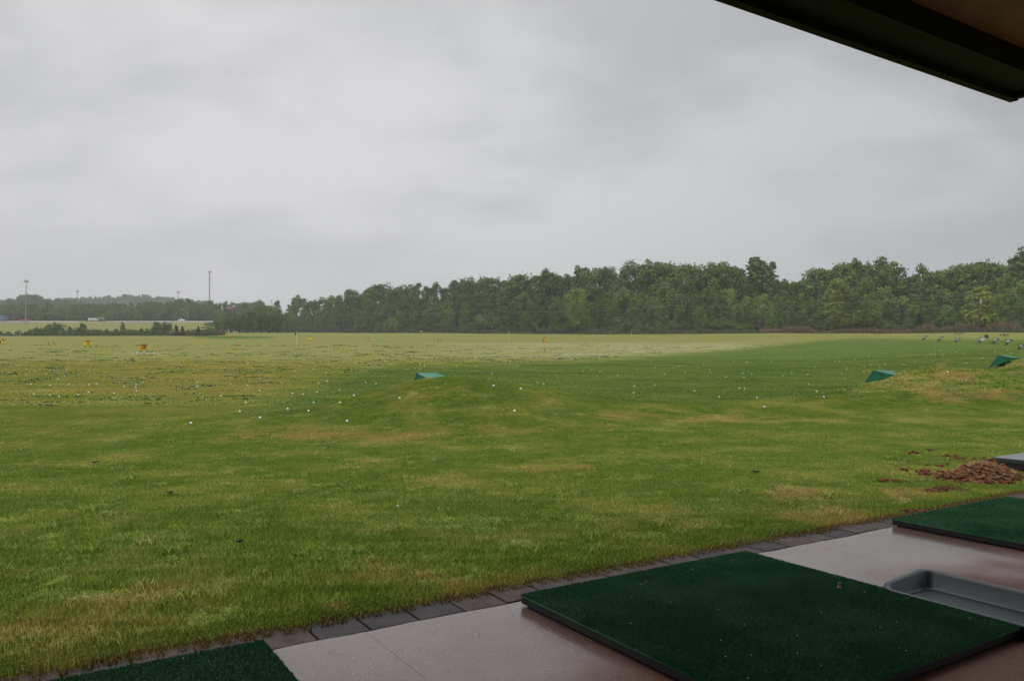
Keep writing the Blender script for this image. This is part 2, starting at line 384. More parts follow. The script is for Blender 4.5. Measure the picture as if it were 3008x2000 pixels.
# one saw-cut joint
vm = N(nt, 'ShaderNodeVectorMath', operation='DOT_PRODUCT'); nt.links.new(Pn, vm.inputs[0]); vm.inputs[1].default_value = (NN[0], NN[1], 0)
din = math_n(nt, 'SUBTRACT', math_n(nt, 'ADD', vm.outputs['Value'], math_n(nt, 'MULTIPLY', math_n(nt, 'SUBTRACT', noise(nt, Pn, 1.3, 4), .5), 1.3)), float(P0@NN))
wet = ramp(nt, din, (-1.55, -.75))
base = mixc(nt, wet, mixc(nt, 1., base, (1.0, .76, .66), 'MULTIPLY'), base)
nt.links.new(base, b.inputs['Base Color'])
nt.links.new(math_n(nt, 'MULTIPLY', wet, .34), b.inputs['Coat Weight']); b.inputs['Coat Roughness'].default_value = .06
rg = mixc(nt, wet, (.58, .58, .58), mixc(nt, ramp(nt, noise(nt, Pn, 2.2, 4), (.35, .65)), (.08, .08, .08), (.20, .20, .20)))
nt.links.new(rg, b.inputs['Roughness']); nt.links.new(math_n(nt, 'ADD', math_n(nt, 'MULTIPLY', wet, .5), .15), b.inputs['Specular IOR Level'])
bp = N(nt, 'ShaderNodeBump'); bp.inputs['Strength'].default_value = .22; bp.inputs['Distance'].default_value = .004
nt.links.new(math_n(nt, 'ADD', noise(nt, Pn, 160, 2), math_n(nt, 'MULTIPLY', noise(nt, Pn, 12, 3), 1.5)), bp.inputs['Height']); nt.links.new(bp.outputs[0], b.inputs['Normal'])
def loc3(u, n, z): q = W(u, n); return (q[0], q[1], z)
mb = MB()
NI = -.245
cuts = [-14, -8.2, -5, -1.95, 1.33, 4.32, 7.35, 10.4, 13.4, 16.5, 20]
for a, b_ in zip(cuts[:-1], cuts[1:]):
    # slabs with an irregular poured edge against the pavers
    k = 40; front_ = [(a+.0008+(b_-a-.0016)*i/k, NI+.010*math.sin((a+(b_-a)*i/k)*7)*math.sin((a+(b_-a)*i/k)*2.3)+random.uniform(-.004, .004)) for i in range(k+1)]
    pts = [loc3(u, n, -.14) for u, n in front_]+[loc3(b_-.0008, -7.2, -.14), loc3(a+.0008, -7.2, -.14)]
    mb.prism(pts[::-1], (0, 0, .14))
o = mb.build('concrete_platform', M_conc); tag(o, kind='structure')
M_pav = mat('paver_block', (.052, .035, .032), .62, spec=.25, var=.35, varscale=9, bump=(60, .5, .004))
M_pav2 = mat('paver_block_dark', (.032, .026, .027), .62, spec=.25, var=.35, varscale=9, bump=(60, .5, .004))
mb = MB(); u = -14.
while u < 12:
    L = .236+random.uniform(-.004, .004); dn = random.uniform(-.006, .006)
    c = W(u+L/2, -.118+dn)
    mb.box((c[0], c[1], -.05+random.uniform(-.003, .002)), (L-.008, .222, .1), ANG, mi=random.random() < .4)
    u += L
o = mb.build('paver_kerb', [M_pav, M_pav2], bevel=.006); tag(o, kind='structure')

# ---------------------------------------------------------------- golf mats
M_turfm = bpy.data.materials.new('mat_turf'); M_turfm.use_nodes = True
nt = M_turfm.node_tree; b = nt.nodes['Principled BSDF']; g = N(nt, 'ShaderNodeNewGeometry'); Pn = g.outputs['Position']
q = mixc(nt, noise(nt, Pn, 170, 2), (.022, .088, .040), (.056, .180, .078))
q = mixc(nt, ramp(nt, noise(nt, Pn, 2.3, 4), (.4, .68)), q, (.072, .185, .095))
nt.links.new(q, b.inputs['Base Color']); b.inputs['Roughness'].default_value = .9; b.inputs['Specular IOR Level'].default_value = .12
bp = N(nt, 'ShaderNodeBump'); bp.inputs['Strength'].default_value = .9; bp.inputs['Distance'].default_value = .006
nt.links.new(noise(nt, Pn, 300, 3), bp.inputs['Height']); nt.links.new(bp.outputs[0], b.inputs['Normal'])
M_rub = mat('black_rubber', (.012, .012, .013), .55, spec=.4, bump=(40, .3, .004))
M_fleck = mat('lint', (.35, .33, .22), .8)
def pile(u0, u1, n0, n1, z, cnt, hgt):     # short synthetic fibres
    uv = rng.random((cnt, 2)); X = u0+(u1-u0)*uv[:, 0]; Y = n0+(n1-n0)*uv[:, 1]
    a = rng.random(cnt)*math.pi; wd = .0028; lean = rng.normal(0, .003, (cnt, 2))
    dx = np.cos(a)*wd; dy = np.sin(a)*wd
    v0 = np.stack([X-dx, Y-dy, np.full(cnt, z)], -1); v1 = np.stack([X+dx, Y+dy, np.full(cnt, z)], -1)
    v2 = np.stack([X+lean[:, 0], Y+lean[:, 1], z+hgt*(.6+.6*rng.random(cnt))], -1)
    V = np.stack([v0, v1, v2], 1).reshape(-1, 3)
    P2 = P0[None]+V[:, :1]*UU[None]+V[:, 1:2]*NN[None]
    return np.concatenate([P2, V[:, 2:]], 1), np.arange(cnt*3).reshape(-1, 3)
def golf_mat(u0, u1, n0, n1, label, dense):
    c = W((u0+u1)/2, (n0+n1)/2)
    t = thing('golf_mat', (c[0], c[1], 0), label, 'golf mat', 'green turf hitting mats on the concrete')
    inv = t.matrix_basis.inverted()
    mb = MB(); mb.box((0, 0, .0265), (u1-u0-.004, n0-n1-.004, .033), ANG); mb.build('rubber_base', M_rub, t, bevel=.003)
    mb = MB(); mb.box((0, 0, .0055), (u1-u0-.05, n0-n1-.05, .009), ANG); mb.build('under_pad', M_rub, t)
    mb = MB(); mb.box((0, 0, .0465), (u1-u0, n0-n1, .007), ANG)
    V, Fp = pile(u0, u1, n1, n0, .050, dense, .008)
    V[:, 0] -= c[0]; V[:, 1] -= c[1]
    me = npmesh('turf', np.concatenate([np.array(mb.v), V]), np.concatenate([np.array([(a, b2, c2) for f in mb.f for (a, b2, c2) in ((f[0], f[1], f[2]), (f[0], f[2], f[3]))]), Fp+8]), M_turfm)
    o = link(bpy.data.objects.new('turf', me)); o.parent = t
    mb = MB()
    for i in range(26):
        q = W(u0+(u1-u0)*random.random(), n1+(n0-n1)*random.random())-c
        mb.box((q[0], q[1], .058), (.004, .006, .002), random.random()*3)
    mb.build('lint', M_fleck, t)['kind'] = 'stuff'
    return t
golf_mat(2.10, 3.69, -.30, -1.82, 'large green hitting mat in the middle of the concrete, with a rubber tee', 330000)
golf_mat(-.72, .885, -.25, -1.80, 'green hitting mat at the bottom left corner, only its far corner visible', 200000)
golf_mat(5.31, 6.94, -.215, -1.78, 'green hitting mat at the right edge, beside the dug up soil', 200000)
q = flr(2465, 1728, .05)
mb = MB(); n = 14
for (r0, z0), (r1, z1) in zip([(.0, .054), (.016, .054), (.015, .058), (.0085, .062), (.0085, .085), (.0105, .088), (.0105, .09)], [(.016, .054), (.015, .058), (.0085, .062), (.0085, .085), (.0105, .088), (.0105, .09), (.006, .087)]):
    pts = [(r*math.cos(2*math.pi*i/n), r*math.sin(2*math.pi*i/n), z-.054) for r, z in ((r0, z0), (r1, z1)) for i in range(n)]
    mb.add(pts, [(i, (i+1) % n, n+(i+1) % n, n+i) for i in range(n)])
o = mb.build('rubber_tee', mat('tan_rubber', (.26, .16, .11), .6)); o.location = (q[0], q[1], .056); o.scale = (.72, .72, .66)
tag(o, 'small tan rubber tee standing up from the middle green mat', 'golf tee')

# tray for balls, beside the mat
M_tray = mat('slate_plastic', (.030, .040, .047), .42, spec=.5, bump=(30, .15, .004))
def rrect(a, b_, r, k=6):
    out = []
    for cx, cy, s in ((a-r, b_-r, 0), (-a+r, b_-r, 90), (-a+r, -b_+r, 180), (a-r, -b_+r, 270)):
        for i in range(k+1):
            t = R(s+90*i/k); out.append((cx+r*math.cos(t), cy+r*math.sin(t)))
    return out
TU0, TU1, TN0, TN1 = 3.66, 4.07, -1.165, -2.15
c = W((TU0+TU1)/2, (TN0+TN1)/2)
t = thing('ball_tray', (c[0], c[1], 0), 'shallow slate grey plastic ball tray with a rounded rim beside the middle mat', 'tray', rz=ANG)
a, b_ = (TU1-TU0)/2, (TN0-TN1)/2
rings = [(rrect(a-.02, b_-.02, .055), .002), (rrect(a-.004, b_-.004, .065), .088), (rrect(a, b_, .065), .096), (rrect(a-.022, b_-.022, .05), .096), (rrect(a-.03, b_-.03, .045), .085), (rrect(a-.04, b_-.04, .04), .022), (rrect(a-.06, b_-.06, .03), .012)]
mb = MB(); vs = []; fs = []; k = len(rings[0][0])
for ring, z in rings: vs += [(x, y, z if z < .03 else z*(.56+.44*float(sstep(-a-.02, -a+.17, x)))) for x, y in ring]
for r_ in range(len(rings)-1):
    fs += [(r_*k+i, r_*k+(i+1) % k, (r_+1)*k+(i+1) % k, (r_+1)*k+i) for i in range(k)]
mb.add(vs, fs); mb.build('wall', M_tray, t, smooth=True)
mb = MB(); rg_ = rrect(a-.058, b_-.058, .03)
mb.add([(x, y, .0095) for x, y in rg_], [tuple(range(k))]); mb.build('floor', M_tray, t)

# grey block behind the soil pile
M_slabt = mat('wet_grey_top', (.13, .14, .155), .3, spec=.5, bump=(50, .2, .004))
c = W(9.85, .2)
t = thing('tee_block', (c[0], c[1], 0), 'thick black block with a wet grey top, at the right edge behind the soil', 'platform', rz=ANG)
mb = MB(); mb.box((0, 0, .045), (1.60, 1.50, .10)); mb.build('side', M_rub, t, bevel=.012)
mb = MB(); mb.box((0, 0, .105), (1.58, 1.48, .016)); mb.build('top', M_slabt, t, bevel=.006)
mb = MB(); mb.box((0, 0, .075), (1.612, 1.512, .006)); mb.build('rim_line', M_tray, t)

# ---------------------------------------------------------------- soil
M_soil = mat('red_soil', (.112, .041, .018), .9, spec=.15, var=.7, varscale=22, bump=(25, 1., .02))
M_straw = mat('dead_grass', (.28, .19, .09), .8)
pc = flr(2888, 1402); pa = flr(2980, 1390)
k = 90; gx, gy = np.meshgrid(np.linspace(-1.1, 1.1, k), np.linspace(-.75, .75, k))
rr = np.sqrt((gx/1.0)**2+(gy/.62)**2)
hh = .15*np.exp(-(rr/.55)**2)*(1+.9*(fbm(gx*5+3, gy*5, 4)-.5)*2)+.09*(fbm(gx*14+7, gy*14, 3)-.5)*np.exp(-(rr/.75)**2)-.03*sstep(.5, 1.0, rr)
hh += .06*np.exp(-((gx-.28)**2+(gy+.12)**2)/.03)+.05*np.exp(-((gx+.35)**2+(gy-.1)**2)/.02)
gx = gx*.58; gy = gy*.62; V = np.stack([pc[0]+gx*UU[0]-gy*UU[1], pc[1]+gx*UU[1]+gy*UU[0], hh*.9-.012], -1).reshape(-1, 3)
i, j = np.meshgrid(np.arange(k-1), np.arange(k-1), indexing='ij')
Fq = np.stack([i*k+j, i*k+j+1, (i+1)*k+j+1, (i+1)*k+j], -1).reshape(-1, 4)
me = npmesh('soil_pile', V, Fq, M_soil); me.polygons.foreach_set('use_smooth', [True]*len(Fq))
sp = link(bpy.data.objects.new('soil_pile', me)); tag(sp, 'heap of dug up reddish brown soil and dead turf on the lawn at right', 'soil heap')
vs, fs, rd = [], [], []; nv = 0
def clod(x, y, z, s):
    s = s*random.choice([.5, .8, 1, 1, 1.6])
    global nv
    v = ICOV*(1+rng.normal(0, .22, (12, 1)))*s*np.array([1.2, 1, .6]); a = rng.random()*6.28
    v = np.stack([v[:, 0]*math.cos(a)-v[:, 1]*math.sin(a), v[:, 0]*math.sin(a)+v[:, 1]*math.cos(a), v[:, 2]], -1)+[x, y, z]
    vs.append(v); fs.append(ICOF+nv); nv += 12
for i in range(420):
    r_ = abs(rng.normal(0, .55)); a = rng.random()*6.28
    gx_, gy_ = r_*math.cos(a)*.50, r_*math.sin(a)*.36
    z = .12*math.exp(-(((gx_/.58)**2+(gy_/.38)**2)**.5/.55)**2)
    clod(pc[0]+gx_*UU[0]-gy_*UU[1], pc[1]+gx_*UU[1]+gy_*UU[0], z+.0, .012+.03*rng.random()**2)
for (a, b_, ra, rb, n) in [(2682, 1331, 12, 3, 14), (2655, 1343, 12, 3, 6), (2790, 1340, 26, 5, 22), (2610, 1413, 34, 4, 26), (2660, 1412, 30, 4, 20), (2755, 1438, 22, 7, 46), (2702, 1388, 20, 8, 26), (2752, 1402, 12, 4, 16), (2728, 1322, 14, 3, 14), (2728, 1365, 12, 2, 12), (2770, 1368, 14, 4, 14), (2655, 1378, 14, 3, 10), (2690, 1500, 40, 5, 26), (2860, 1350, 60, 8, 40)]:
    for _ in range(n):
        q = flr(a+rng.normal()*ra*.6, b_+rng.normal()*rb*.6); clod(q[0], q[1], .006, .008+.02*rng.random()**2)
nst = 500; gx_ = rng.normal(0, .24, nst); gy_ = rng.normal(0, .16, nst); zz_ = .14*np.exp(-(np.sqrt((gx_/.58)**2+(gy_/.38)**2)/.55)**2)+.02
X_ = pc[0]+gx_*UU[0]-gy_*UU[1]; Y_ = pc[1]+gx_*UU[1]+gy_*UU[0]; a_ = rng.random(nst)*6.28; L_ = .03+.05*rng.random(nst)
Vst = np.stack([np.stack([X_, Y_, zz_], -1), np.stack([X_+.003, Y_+.003, zz_+.004], -1), np.stack([X_+np.cos(a_)*L_, Y_+np.sin(a_)*L_, zz_+rng.uniform(-.02, .04, nst)], -1)], 1).reshape(-1, 3)
o_ = link(bpy.data.objects.new('dead_grass', npmesh('dead_grass', Vst, np.arange(len(Vst)).reshape(-1, 3), M_straw))); o_.parent = sp; o_['kind'] = 'stuff'
me = npmesh('soil_clods', np.concatenate(vs), np.concatenate(fs), M_soil)
tag(link(bpy.data.objects.new('soil_clods', me)), 'loose reddish soil crumbs scattered over the lawn round the heap', 'soil', kind='stuff')

# ---------------------------------------------------------------- grass blades (instanced tiles)
tilecol = bpy.data.collections.new('grass_tiles')
def blade_tile(size, cnt, h, wd, seed):
    r = np.random.default_rng(seed)
    X = (r.random((cnt, 2))-.5)*size*1.15; a = r.random(cnt)*math.pi*2; hh = h*(.45+.75*r.random(cnt))
    w_ = wd*(.7+.6*r.random(cnt)); lean = r.normal(0, .5, (cnt, 2))*hh[:, None]
    dx, dy = np.cos(a)*w_, np.sin(a)*w_; z0 = np.full(cnt, -.02)
    p0 = np.stack([X[:, 0]-dx, X[:, 1]-dy, z0], -1); p1 = np.stack([X[:, 0]+dx, X[:, 1]+dy, z0], -1)
    m_ = X+lean*.35; p2 = np.stack([m_[:, 0]+dx*.8, m_[:, 1]+dy*.8, hh*.6], -1); p3 = np.stack([m_[:, 0]-dx*.8, m_[:, 1]-dy*.8, hh*.6], -1)
    e = X+lean; p4 = np.stack([e[:, 0], e[:, 1], hh], -1)
    V = np.stack([p0, p1, p2, p3, p4], 1).reshape(-1, 3)
    k = np.arange(cnt)*5; F1 = np.stack([k, k+1, k+2], -1); F2 = np.stack([k, k+2, k+3], -1); F3 = np.stack([k+3, k+2, k+4], -1)
    rr = r.random(cnt)
    return npmesh('grass_tile', V, np.concatenate([F1, F2, F3]), M_blade, np.concatenate([rr, rr, rr]))
for i in range(4):
    tilecol.objects.link(bpy.data.objects.new('grass_tile', blade_tile(.3, 1500, .0155, .0017, i)))
for i in range(2): tilecol.objects.link(bpy.data.objects.new('grass_tile', blade_tile(.10, 190, .017, .0017, 20+i)))   # 4, 5: narrow strips for the kerb
for i in range(2): tilecol.objects.link(bpy.data.objects.new('grass_tile', blade_tile(.11, 110, .040, .0023, 30+i)))   # 6, 7: tufts
def instancer(name, pts, attrs, coll, rot_random=True):
    """a stuff object: its points carry instances of the meshes in coll"""
    me = bpy.data.meshes.new(name); me.vertices.add(len(pts)); me.vertices.foreach_set('co', pts.astype(np.float32).ravel())
    for nm, arr in attrs.items():
        ty = 'FLOAT_VECTOR' if arr.ndim == 2 else ('INT' if arr.dtype.kind == 'i' else 'FLOAT')
        a = me.attributes.new(nm, ty, 'POINT')
        a.data.foreach_set('vector' if arr.ndim == 2 else 'value', arr.astype(np.int32 if ty == 'INT' else np.float32).ravel())
    o = link(bpy.data.objects.new(name, me))
    g = bpy.data.node_groups.new(name, 'GeometryNodeTree')
    g.interface.new_socket('Geometry', in_out='INPUT', socket_type='NodeSocketGeometry')
    g.interface.new_socket('Geometry', in_out='OUTPUT', socket_type='NodeSocketGeometry')
    gi = g.nodes.new('NodeGroupInput'); go = g.nodes.new('NodeGroupOutput')
    ci = g.nodes.new('GeometryNodeCollectionInfo'); ci.inputs['Collection'].default_value = coll
    ci.inputs['Separate Children'].default_value = True; ci.inputs['Reset Children'].default_value = True
    ip = g.nodes.new('GeometryNodeInstanceOnPoints'); ip.inputs['Pick Instance'].default_value = True
    mp_ = g.nodes.new('GeometryNodeMeshToPoints')
    def na(nm, ty):
        n = g.nodes.new('GeometryNodeInputNamedAttribute'); n.data_type = ty; n.inputs[0].default_value = nm; return n.outputs[0]
    g.links.new(gi.outputs[0], mp_.inputs[0]); g.links.new(mp_.outputs[0], ip.inputs['Points']); g.links.new(ci.outputs[0], ip.inputs['Instance'])
    g.links.new(na('pick', 'INT'), ip.inputs['Instance Index'])
    e2r = g.nodes.new('FunctionNodeEulerToRotation'); g.links.new(na('rot', 'FLOAT_VECTOR'), e2r.inputs[0])
    g.links.new(e2r.outputs[0], ip.inputs['Rotation']); g.links.new(na('scl', 'FLOAT_VECTOR'), ip.inputs['Scale'])
    g.links.new(ip.outputs[0], go.inputs[0])
    md = o.modifiers.new('gn', 'NODES'); md.node_group = g
    return o
pts = []; scl = []
def tiles(y0, y1, step, sc, hz):
    ys = np.arange(y0, y1, step)
    for y in ys:
        lim = y*.74+1.5
        xs = np.arange(-lim, lim, step)+random.random()*step
        xs = xs + rng.normal(0, step*.12, len(xs)); yy = y+rng.normal(0, step*.12, len(xs))
        n = (xs-P0[0])*NN[0]+(yy-P0[1])*NN[1]
        for x_, y_, n_ in zip(xs, yy, n):
            if n_ < .165*sc+.03: continue
            pts.append((x_, y_)); scl.append((sc, sc, hz*(1+.35*rng.normal()) if hz else 1))
tiles(1.0, 17, .27, 1, 1.)
# edge row hugging the kerb
NEDGE0 = len(pts)
for u in np.arange(-3, 14, .085):
    for n_ in (-.022, .02, .075, .13, .19):
        q = W(u, n_+random.gauss(0, .007)+.012*math.sin(u*5)*math.sin(u*1.7)); pts.append(tuple(q)); scl.append((1, 1, 1.45 if n_ < -.01 else 1.1))
NEDGE1 = len(pts)
NT0 = len(pts)
for _ in range(520):                       # taller darker tufts in the lawn
    y_ = 2.5+13*random.random()**.7; x_ = random.uniform(-1, 1)*(y_*.72+.5)
    if (np.array([x_, y_])-P0)@NN > .15: pts.append((x_, y_)); q_ = random.uniform(.7, 1.3); scl.append((q_, q_, q_*.9))
NT1 = len(pts)
tiles(17, 64, .72, 2.6, 1.5)
ptrot = np.zeros(len(pts)); ptrot[NEDGE0:NEDGE1] = ANG; ppick = rng.integers(0, 4, len(pts)); ppick[NEDGE0:NEDGE1] = rng.integers(4, 6, NEDGE1-NEDGE0); ppick[NT0:NT1] = rng.integers(6, 8, NT1-NT0)
pts = np.array(pts); scl = np.clip(np.array(scl), .3, 3.2)
keep = np.ones(len(pts), bool)
ru = (pts-W(9.85, .2)); keep &= ~((np.abs(ru@UU) < .9) & (np.abs(ru@NN) < .85))
zz = zf(pts[:, 0], pts[:, 1]); zz5 = zones(pts[:, 0], pts[:, 1], zz)
eg = (pts-P0)@NN; zz5[4][:] = np.where((eg < .022) & (ppick >= 4) & (ppick < 6), .75, zz5[4])
soilp = ((pts-pc)@UU/.42)**2+((pts-pc)@NN/.27)**2 < 1
keep &= ~soilp
keep &= rng.random(len(pts)) > sstep(26, 62, pts[:, 1])
scl[:, 2] *= (1-.55*zz5[2])*(1-.45*zz5[4])
pts, scl, zz, ptrot, ppick = pts[keep], scl[keep], zz[keep], ptrot[keep], ppick[keep]; zz5 = [q[keep] for q in zz5]
P3 = np.concatenate([pts, zz[:, None]-.004], 1)
# tilt tiles with the slope
e = .15; sx = (zf(pts[:, 0]+e, pts[:, 1])-zf(pts[:, 0]-e, pts[:, 1]))/(2*e); sy = (zf(pts[:, 0], pts[:, 1]+e)-zf(pts[:, 0], pts[:, 1]-e))/(2*e)
rot = np.stack([np.arctan(sy), -np.arctan(sx), ptrot], -1)
at_ = dict(pick=ppick, rot=rot, scl=scl, dry=zz5[0], field=zz5[1], fair=zz5[2], clover=zz5[3], soil=zz5[4])
o = instancer('grass', P3, at_, tilecol)
tag(o, 'short mown lawn grass between the kerb and the mounds', 'grass', kind='stuff')
print('grass tiles', len(pts))

# ---------------------------------------------------------------- covers over ground lamps on the near mounds
M_green = mat('green_board', (.010, .155, .072), .5, spec=.4, var=.25, varscale=4)
M_edge = mat('weathered_wood', (.10, .085, .09), .8, var=.3)
M_lampm = mat('dark_metal', (.03, .03, .032), .5, metal=.5)
M_lens = mat('lamp_glass', (.38, .40, .42), .15, spec=.6)
LAB = ['bright green wedge shaped lamp cover on top of the middle mound, seen from behind', 'large green wedge shaped lamp cover on the mound at right, its triangular side showing', 'green wedge shaped lamp cover cut by the right edge, beyond the bigger one']
for k, (px, py, Y) in enumerate(COVERS):
    A = at(px, py, Y); t = thing('lamp_cover', A, LAB[k], 'lamp cover', 'green lamp covers on the near grass mounds')
    Wd = .46*(1, 1, 1.05)[k]; u3 = Vector((UU[0], UU[1], 0)); n3_ = Vector((NN[0], NN[1], 0)); zv = Vector((0, 0, 1))
    pA = Vector((0, 0, 0)); pB = n3_*.36-zv*.47; pC = -n3_*.50-zv*.10
    for s in (0, 1):
        mb = MB(); mb.prism([pA+u3*Wd*s, pB+u3*Wd*s, pC+u3*Wd*s-zv*.02], u3*.014); mb.build('side_panel', M_green, t)
    mb = MB(); mb.prism([pA+zv*.014-u3*.01, pC+zv*.014-u3*.01, pC-zv*.002-u3*.01, pA-zv*.002-u3*.01], u3*(Wd+.034)); mb.build('top_panel', M_green, t)
    mb = MB(); mb.tube(pA-n3_*-.004, pB, .011, k=6); mb.tube(pA+u3*Wd, pB+u3*Wd, .011, k=6); mb.build('edge_strip', M_edge, t)
    mb = MB(); c_ = n3_*.02-zv*.30+u3*Wd*.5; mb.box(c_, (.26, .12, .2), ANG); L = mb.build('lamp', M_lampm, t, bevel=.01)
    mb = MB(); mb.box(c_+n3_*.065, (.22, .012, .16), ANG); mb.build('lens', M_lens, L)
# far row
M_gal = mat('grey_metal', (.20, .20, .22), .5, metal=.3, var=.3)
M_wht = mat('white_paint', (.78, .78, .76), .6)
M_rust = mat('rusty_wood', (.07, .045, .032), .9, var=.4)
LABR = ['grey sloped lamp box on a low berm, farthest left of the far row', 'dark lamp box second from the left in the far row of berms', 'grey lamp box third from the left in the far row, below the picnic table', 'lamp box with a white triangular side panel, beside the dark bin',
        'lamp box with a dark green top in the far row', 'lamp box with a bright white lens, between the green topped box and the picture edge', 'lamp box cut by the right edge of the picture, lowest of the far row']
for (px, pt, pb, kd, p), lb in zip(ROWP, LABR):
    Y = p[1]; s = Y/F; h = (pb-pt)*s
    t = thing('lamp_box', at(px-9, pb, Y), lb, 'lamp box', 'lamp boxes on the far row of berms', rz=R(12))
    mb = MB(); d = .5*h
    side = [(0, 0, -.1*h), (.55*h, 0, .95*h), (1.25*h, 0, .85*h), (.45*h, 0, 0)]
    mats_side = M_wht if kd == 'W' else M_gal
    mb.prism([(.45*h, 0, .28*h), (.6*h, 0, h), (1.45*h, 0, .86*h)] if kd == 'W' else [(.35*h, 0, .3*h), (.6*h, 0, .98*h), (1.15*h, 0, .72*h)], (0, .03, 0)); mb.build('side_panel', mats_side, t)
    mb = MB(); mb.prism([(.5*h, 0, .98*h), (1.3*h, 0, .9*h), (1.3*h, 0, .84*h), (.5*h, 0, .92*h)], (0, .9*h, 0)); mb.build('top_panel', M_green if kd in 'Gg' else M_lampm, t)
    mb = MB(); mb.prism([(-.1*h, 0, -.12*h), (.2*h, 0, .26*h), (.38*h, 0, .2*h), (.15*h, 0, -.2*h)], (0, .6*h, 0)); mb.build('ramp_board', M_rust, t)
    mb = MB(); mb.prism([(.33*h, .05, .35*h), (.5*h, .05, .9*h), (.62*h, .05, .86*h), (.46*h, .05, .3*h)], (0, .5*h, 0)); L = mb.build('lamp', M_lampm, t)
    mb = MB(); mb.prism([(.34*h, -.02, .52*h), (.47*h, -.02, .9*h), (.60*h, -.02, .9*h), (.47*h, -.02, .5*h)], (0, .45*h, 0)); mb.build('lens', M_lens, L)

# ---------------------------------------------------------------- golf balls
M_ball = mat('ball_white', (.82, .82, .80), .35, spec=.5)
bv, bf = ICOV, ICOF
def subdiv(v, f):
    v = list(map(tuple, v)); cache = {}; out = []
    def mid(a, b_):
        k = (min(a, b_), max(a, b_))
        if k not in cache:
            m = np.array(v[a])+np.array(v[b_]); m = m/np.linalg.norm(m); v.append(tuple(m)); cache[k] = len(v)-1
        return cache[k]
    for a, b_, c_ in f:
        x, y, z = mid(a, b_), mid(b_, c_), mid(c_, a); out += [(a, x, z), (b_, y, x), (c_, z, y), (x, y, z)]
    return np.array(v), np.array(out)
bv, bf = subdiv(*subdiv(bv, bf))
ballme = npmesh('golf_ball', bv*.0215, bf, M_ball); ballme.polygons.foreach_set('use_smooth', [True]*len(bf))
BP = []
for s, ox, oy, L in [(2.1445, 0, 1000, "1202,531 1637,497 1510,456 1812,441 2186,519 1943,454 1547,398 1977,399 2142,402 2230,356 1635,320 1559,286 1842,339 1909,344 1998,330 2138,319 2061,260 2007,273 2303,270 1635,243 1391,355 1244,291 1243,268 1453,276 1219,186 1418,175 860,324 855,299 858,283 898,269 907,242 781,294 719,339 610,278 559,284 558,333 492,349 432,284 409,229 493,218 372,360 313,351 213,344 316,288 195,281 366,247 290,215 121,217 162,217 13,203 220,196 419,183 419,197 564,190 599,178 342,192 313,192 165,182 826,163 276,168 870,131 160,140 120,131 1180,180 1060,135 1135,157 1567,143 1832,148 1857,197 1972,184 2055,206 2352,173 1272,131 1205,145"),
                     (2.359, 1500, 950, "70,464 188,416 227,424 501,331 558,324 619,336 741,364 877,317 1000,309 858,441 998,431 852,487 1064,356 1129,309 1166,296 1297,312 1334,283 1378,323 1388,343 1274,473 1490,374 1444,517 1585,455 1621,458 1617,379 1610,348 1671,356 1708,520 1759,589 1634,268 1643,270 1545,262 1808,265 1760,231 1705,204 1887,366 1947,342 2015,240 2059,356 2066,425 2120,477 2171,520 2111,309 2129,273 2197,214 2294,352 2313,384 2329,316 2243,262 2266,241 2279,260 2325,210 1932,182 1951,188 1990,190 2038,173 1428,225 1408,230 1234,226 1192,211 1155,240 945,215 954,216 1021,205 1072,207 971,262 918,243 1210,338 44,289 57,299 36,264 221,286 270,278 121,273 629,268 27,619"),
                     (3.88, 2400, 950, "436,409 590,373 610,472 537,497 590,540 532,552 714,510 775,471 856,545 992,476 944,327 1110,437 1250,376 1307,355 1342,345 1350,366 1381,470 1420,352 1435,366 1411,313 1352,281 1488,564 1701,453 1873,400 1890,397 2028,323 2166,304 1583,322 1627,300 1018,280 478,308 803,268 1670,345 2210,335"),
                     (5.9, 1100, 1050, "24,461 434,735 532,209 577,209 702,192 786,209 866,130 870,155 785,104 646,95 326,77 1418,160 1760,152 2037,279 2064,514 1680,68 2345,113")]:
    for w_ in L.split():
        a, b_ = map(float, w_.split(',')); BP.append((ox+a/s, oy+b_/s))
k = 0
while len(BP) < 298:                       # the denser far scatter on the left of the range
    a = random.uniform(0, 1200); b_ = 1022+abs(random.gauss(0, 26))
    if b_ > 1085: continue
    BP.append((a, b_))
UNIQ = {(1202, 531): 'nearest white golf ball on the left lawn, in front of all the others there', (1637, 497): 'white golf ball on the lawn left of the middle mound, second nearest there', (1759, 589): 'single white golf ball on the near edge of the lawn ridge, right of the middle'}
ulist = {(1202/2.1445, 1000+531/2.1445): 'nearest white golf ball on the left lawn, in front of all the others there',
         (1637/2.1445, 1000+497/2.1445): 'white golf ball on the left lawn, right of and just behind the nearest one',
         (1500+1759/2.359, 950+589/2.359): 'single white golf ball on the lawn ridge, well right of the middle mound',
         (1500+27/2.359, 950+619/2.359): 'pale golf ball resting on the lawn just right of the middle mound'}
for (a, b_) in BP:
    p = hit(a, b_+1)
    o = link(bpy.data.objects.new('golf_ball', ballme)); o.location = (p[0], p[1], p[2]+.021+(.014 if p[1] < 46 else 0))
    if (a, b_) in ulist: lab = ulist[(a, b_)]
    elif a > 1050 and b_ < 1180 and a > 1000 and a > 820: lab = 'white golf ball among many on the dark green strip behind the mounds'
    elif a > 800 and b_ < 1180: lab = 'white golf ball left of the middle mound, near the start of the green strip'
    elif b_ > 1100: lab = 'white golf ball among those on the near part of the yellowish left field'
    else: lab = 'tiny white golf ball in the scatter near the distance signs'
    tag(o, lab, 'golf ball', {'fairway': 'golf balls on the green strip'}.get('fairway') if 'strip behind' in lab else 'golf balls on the left field')
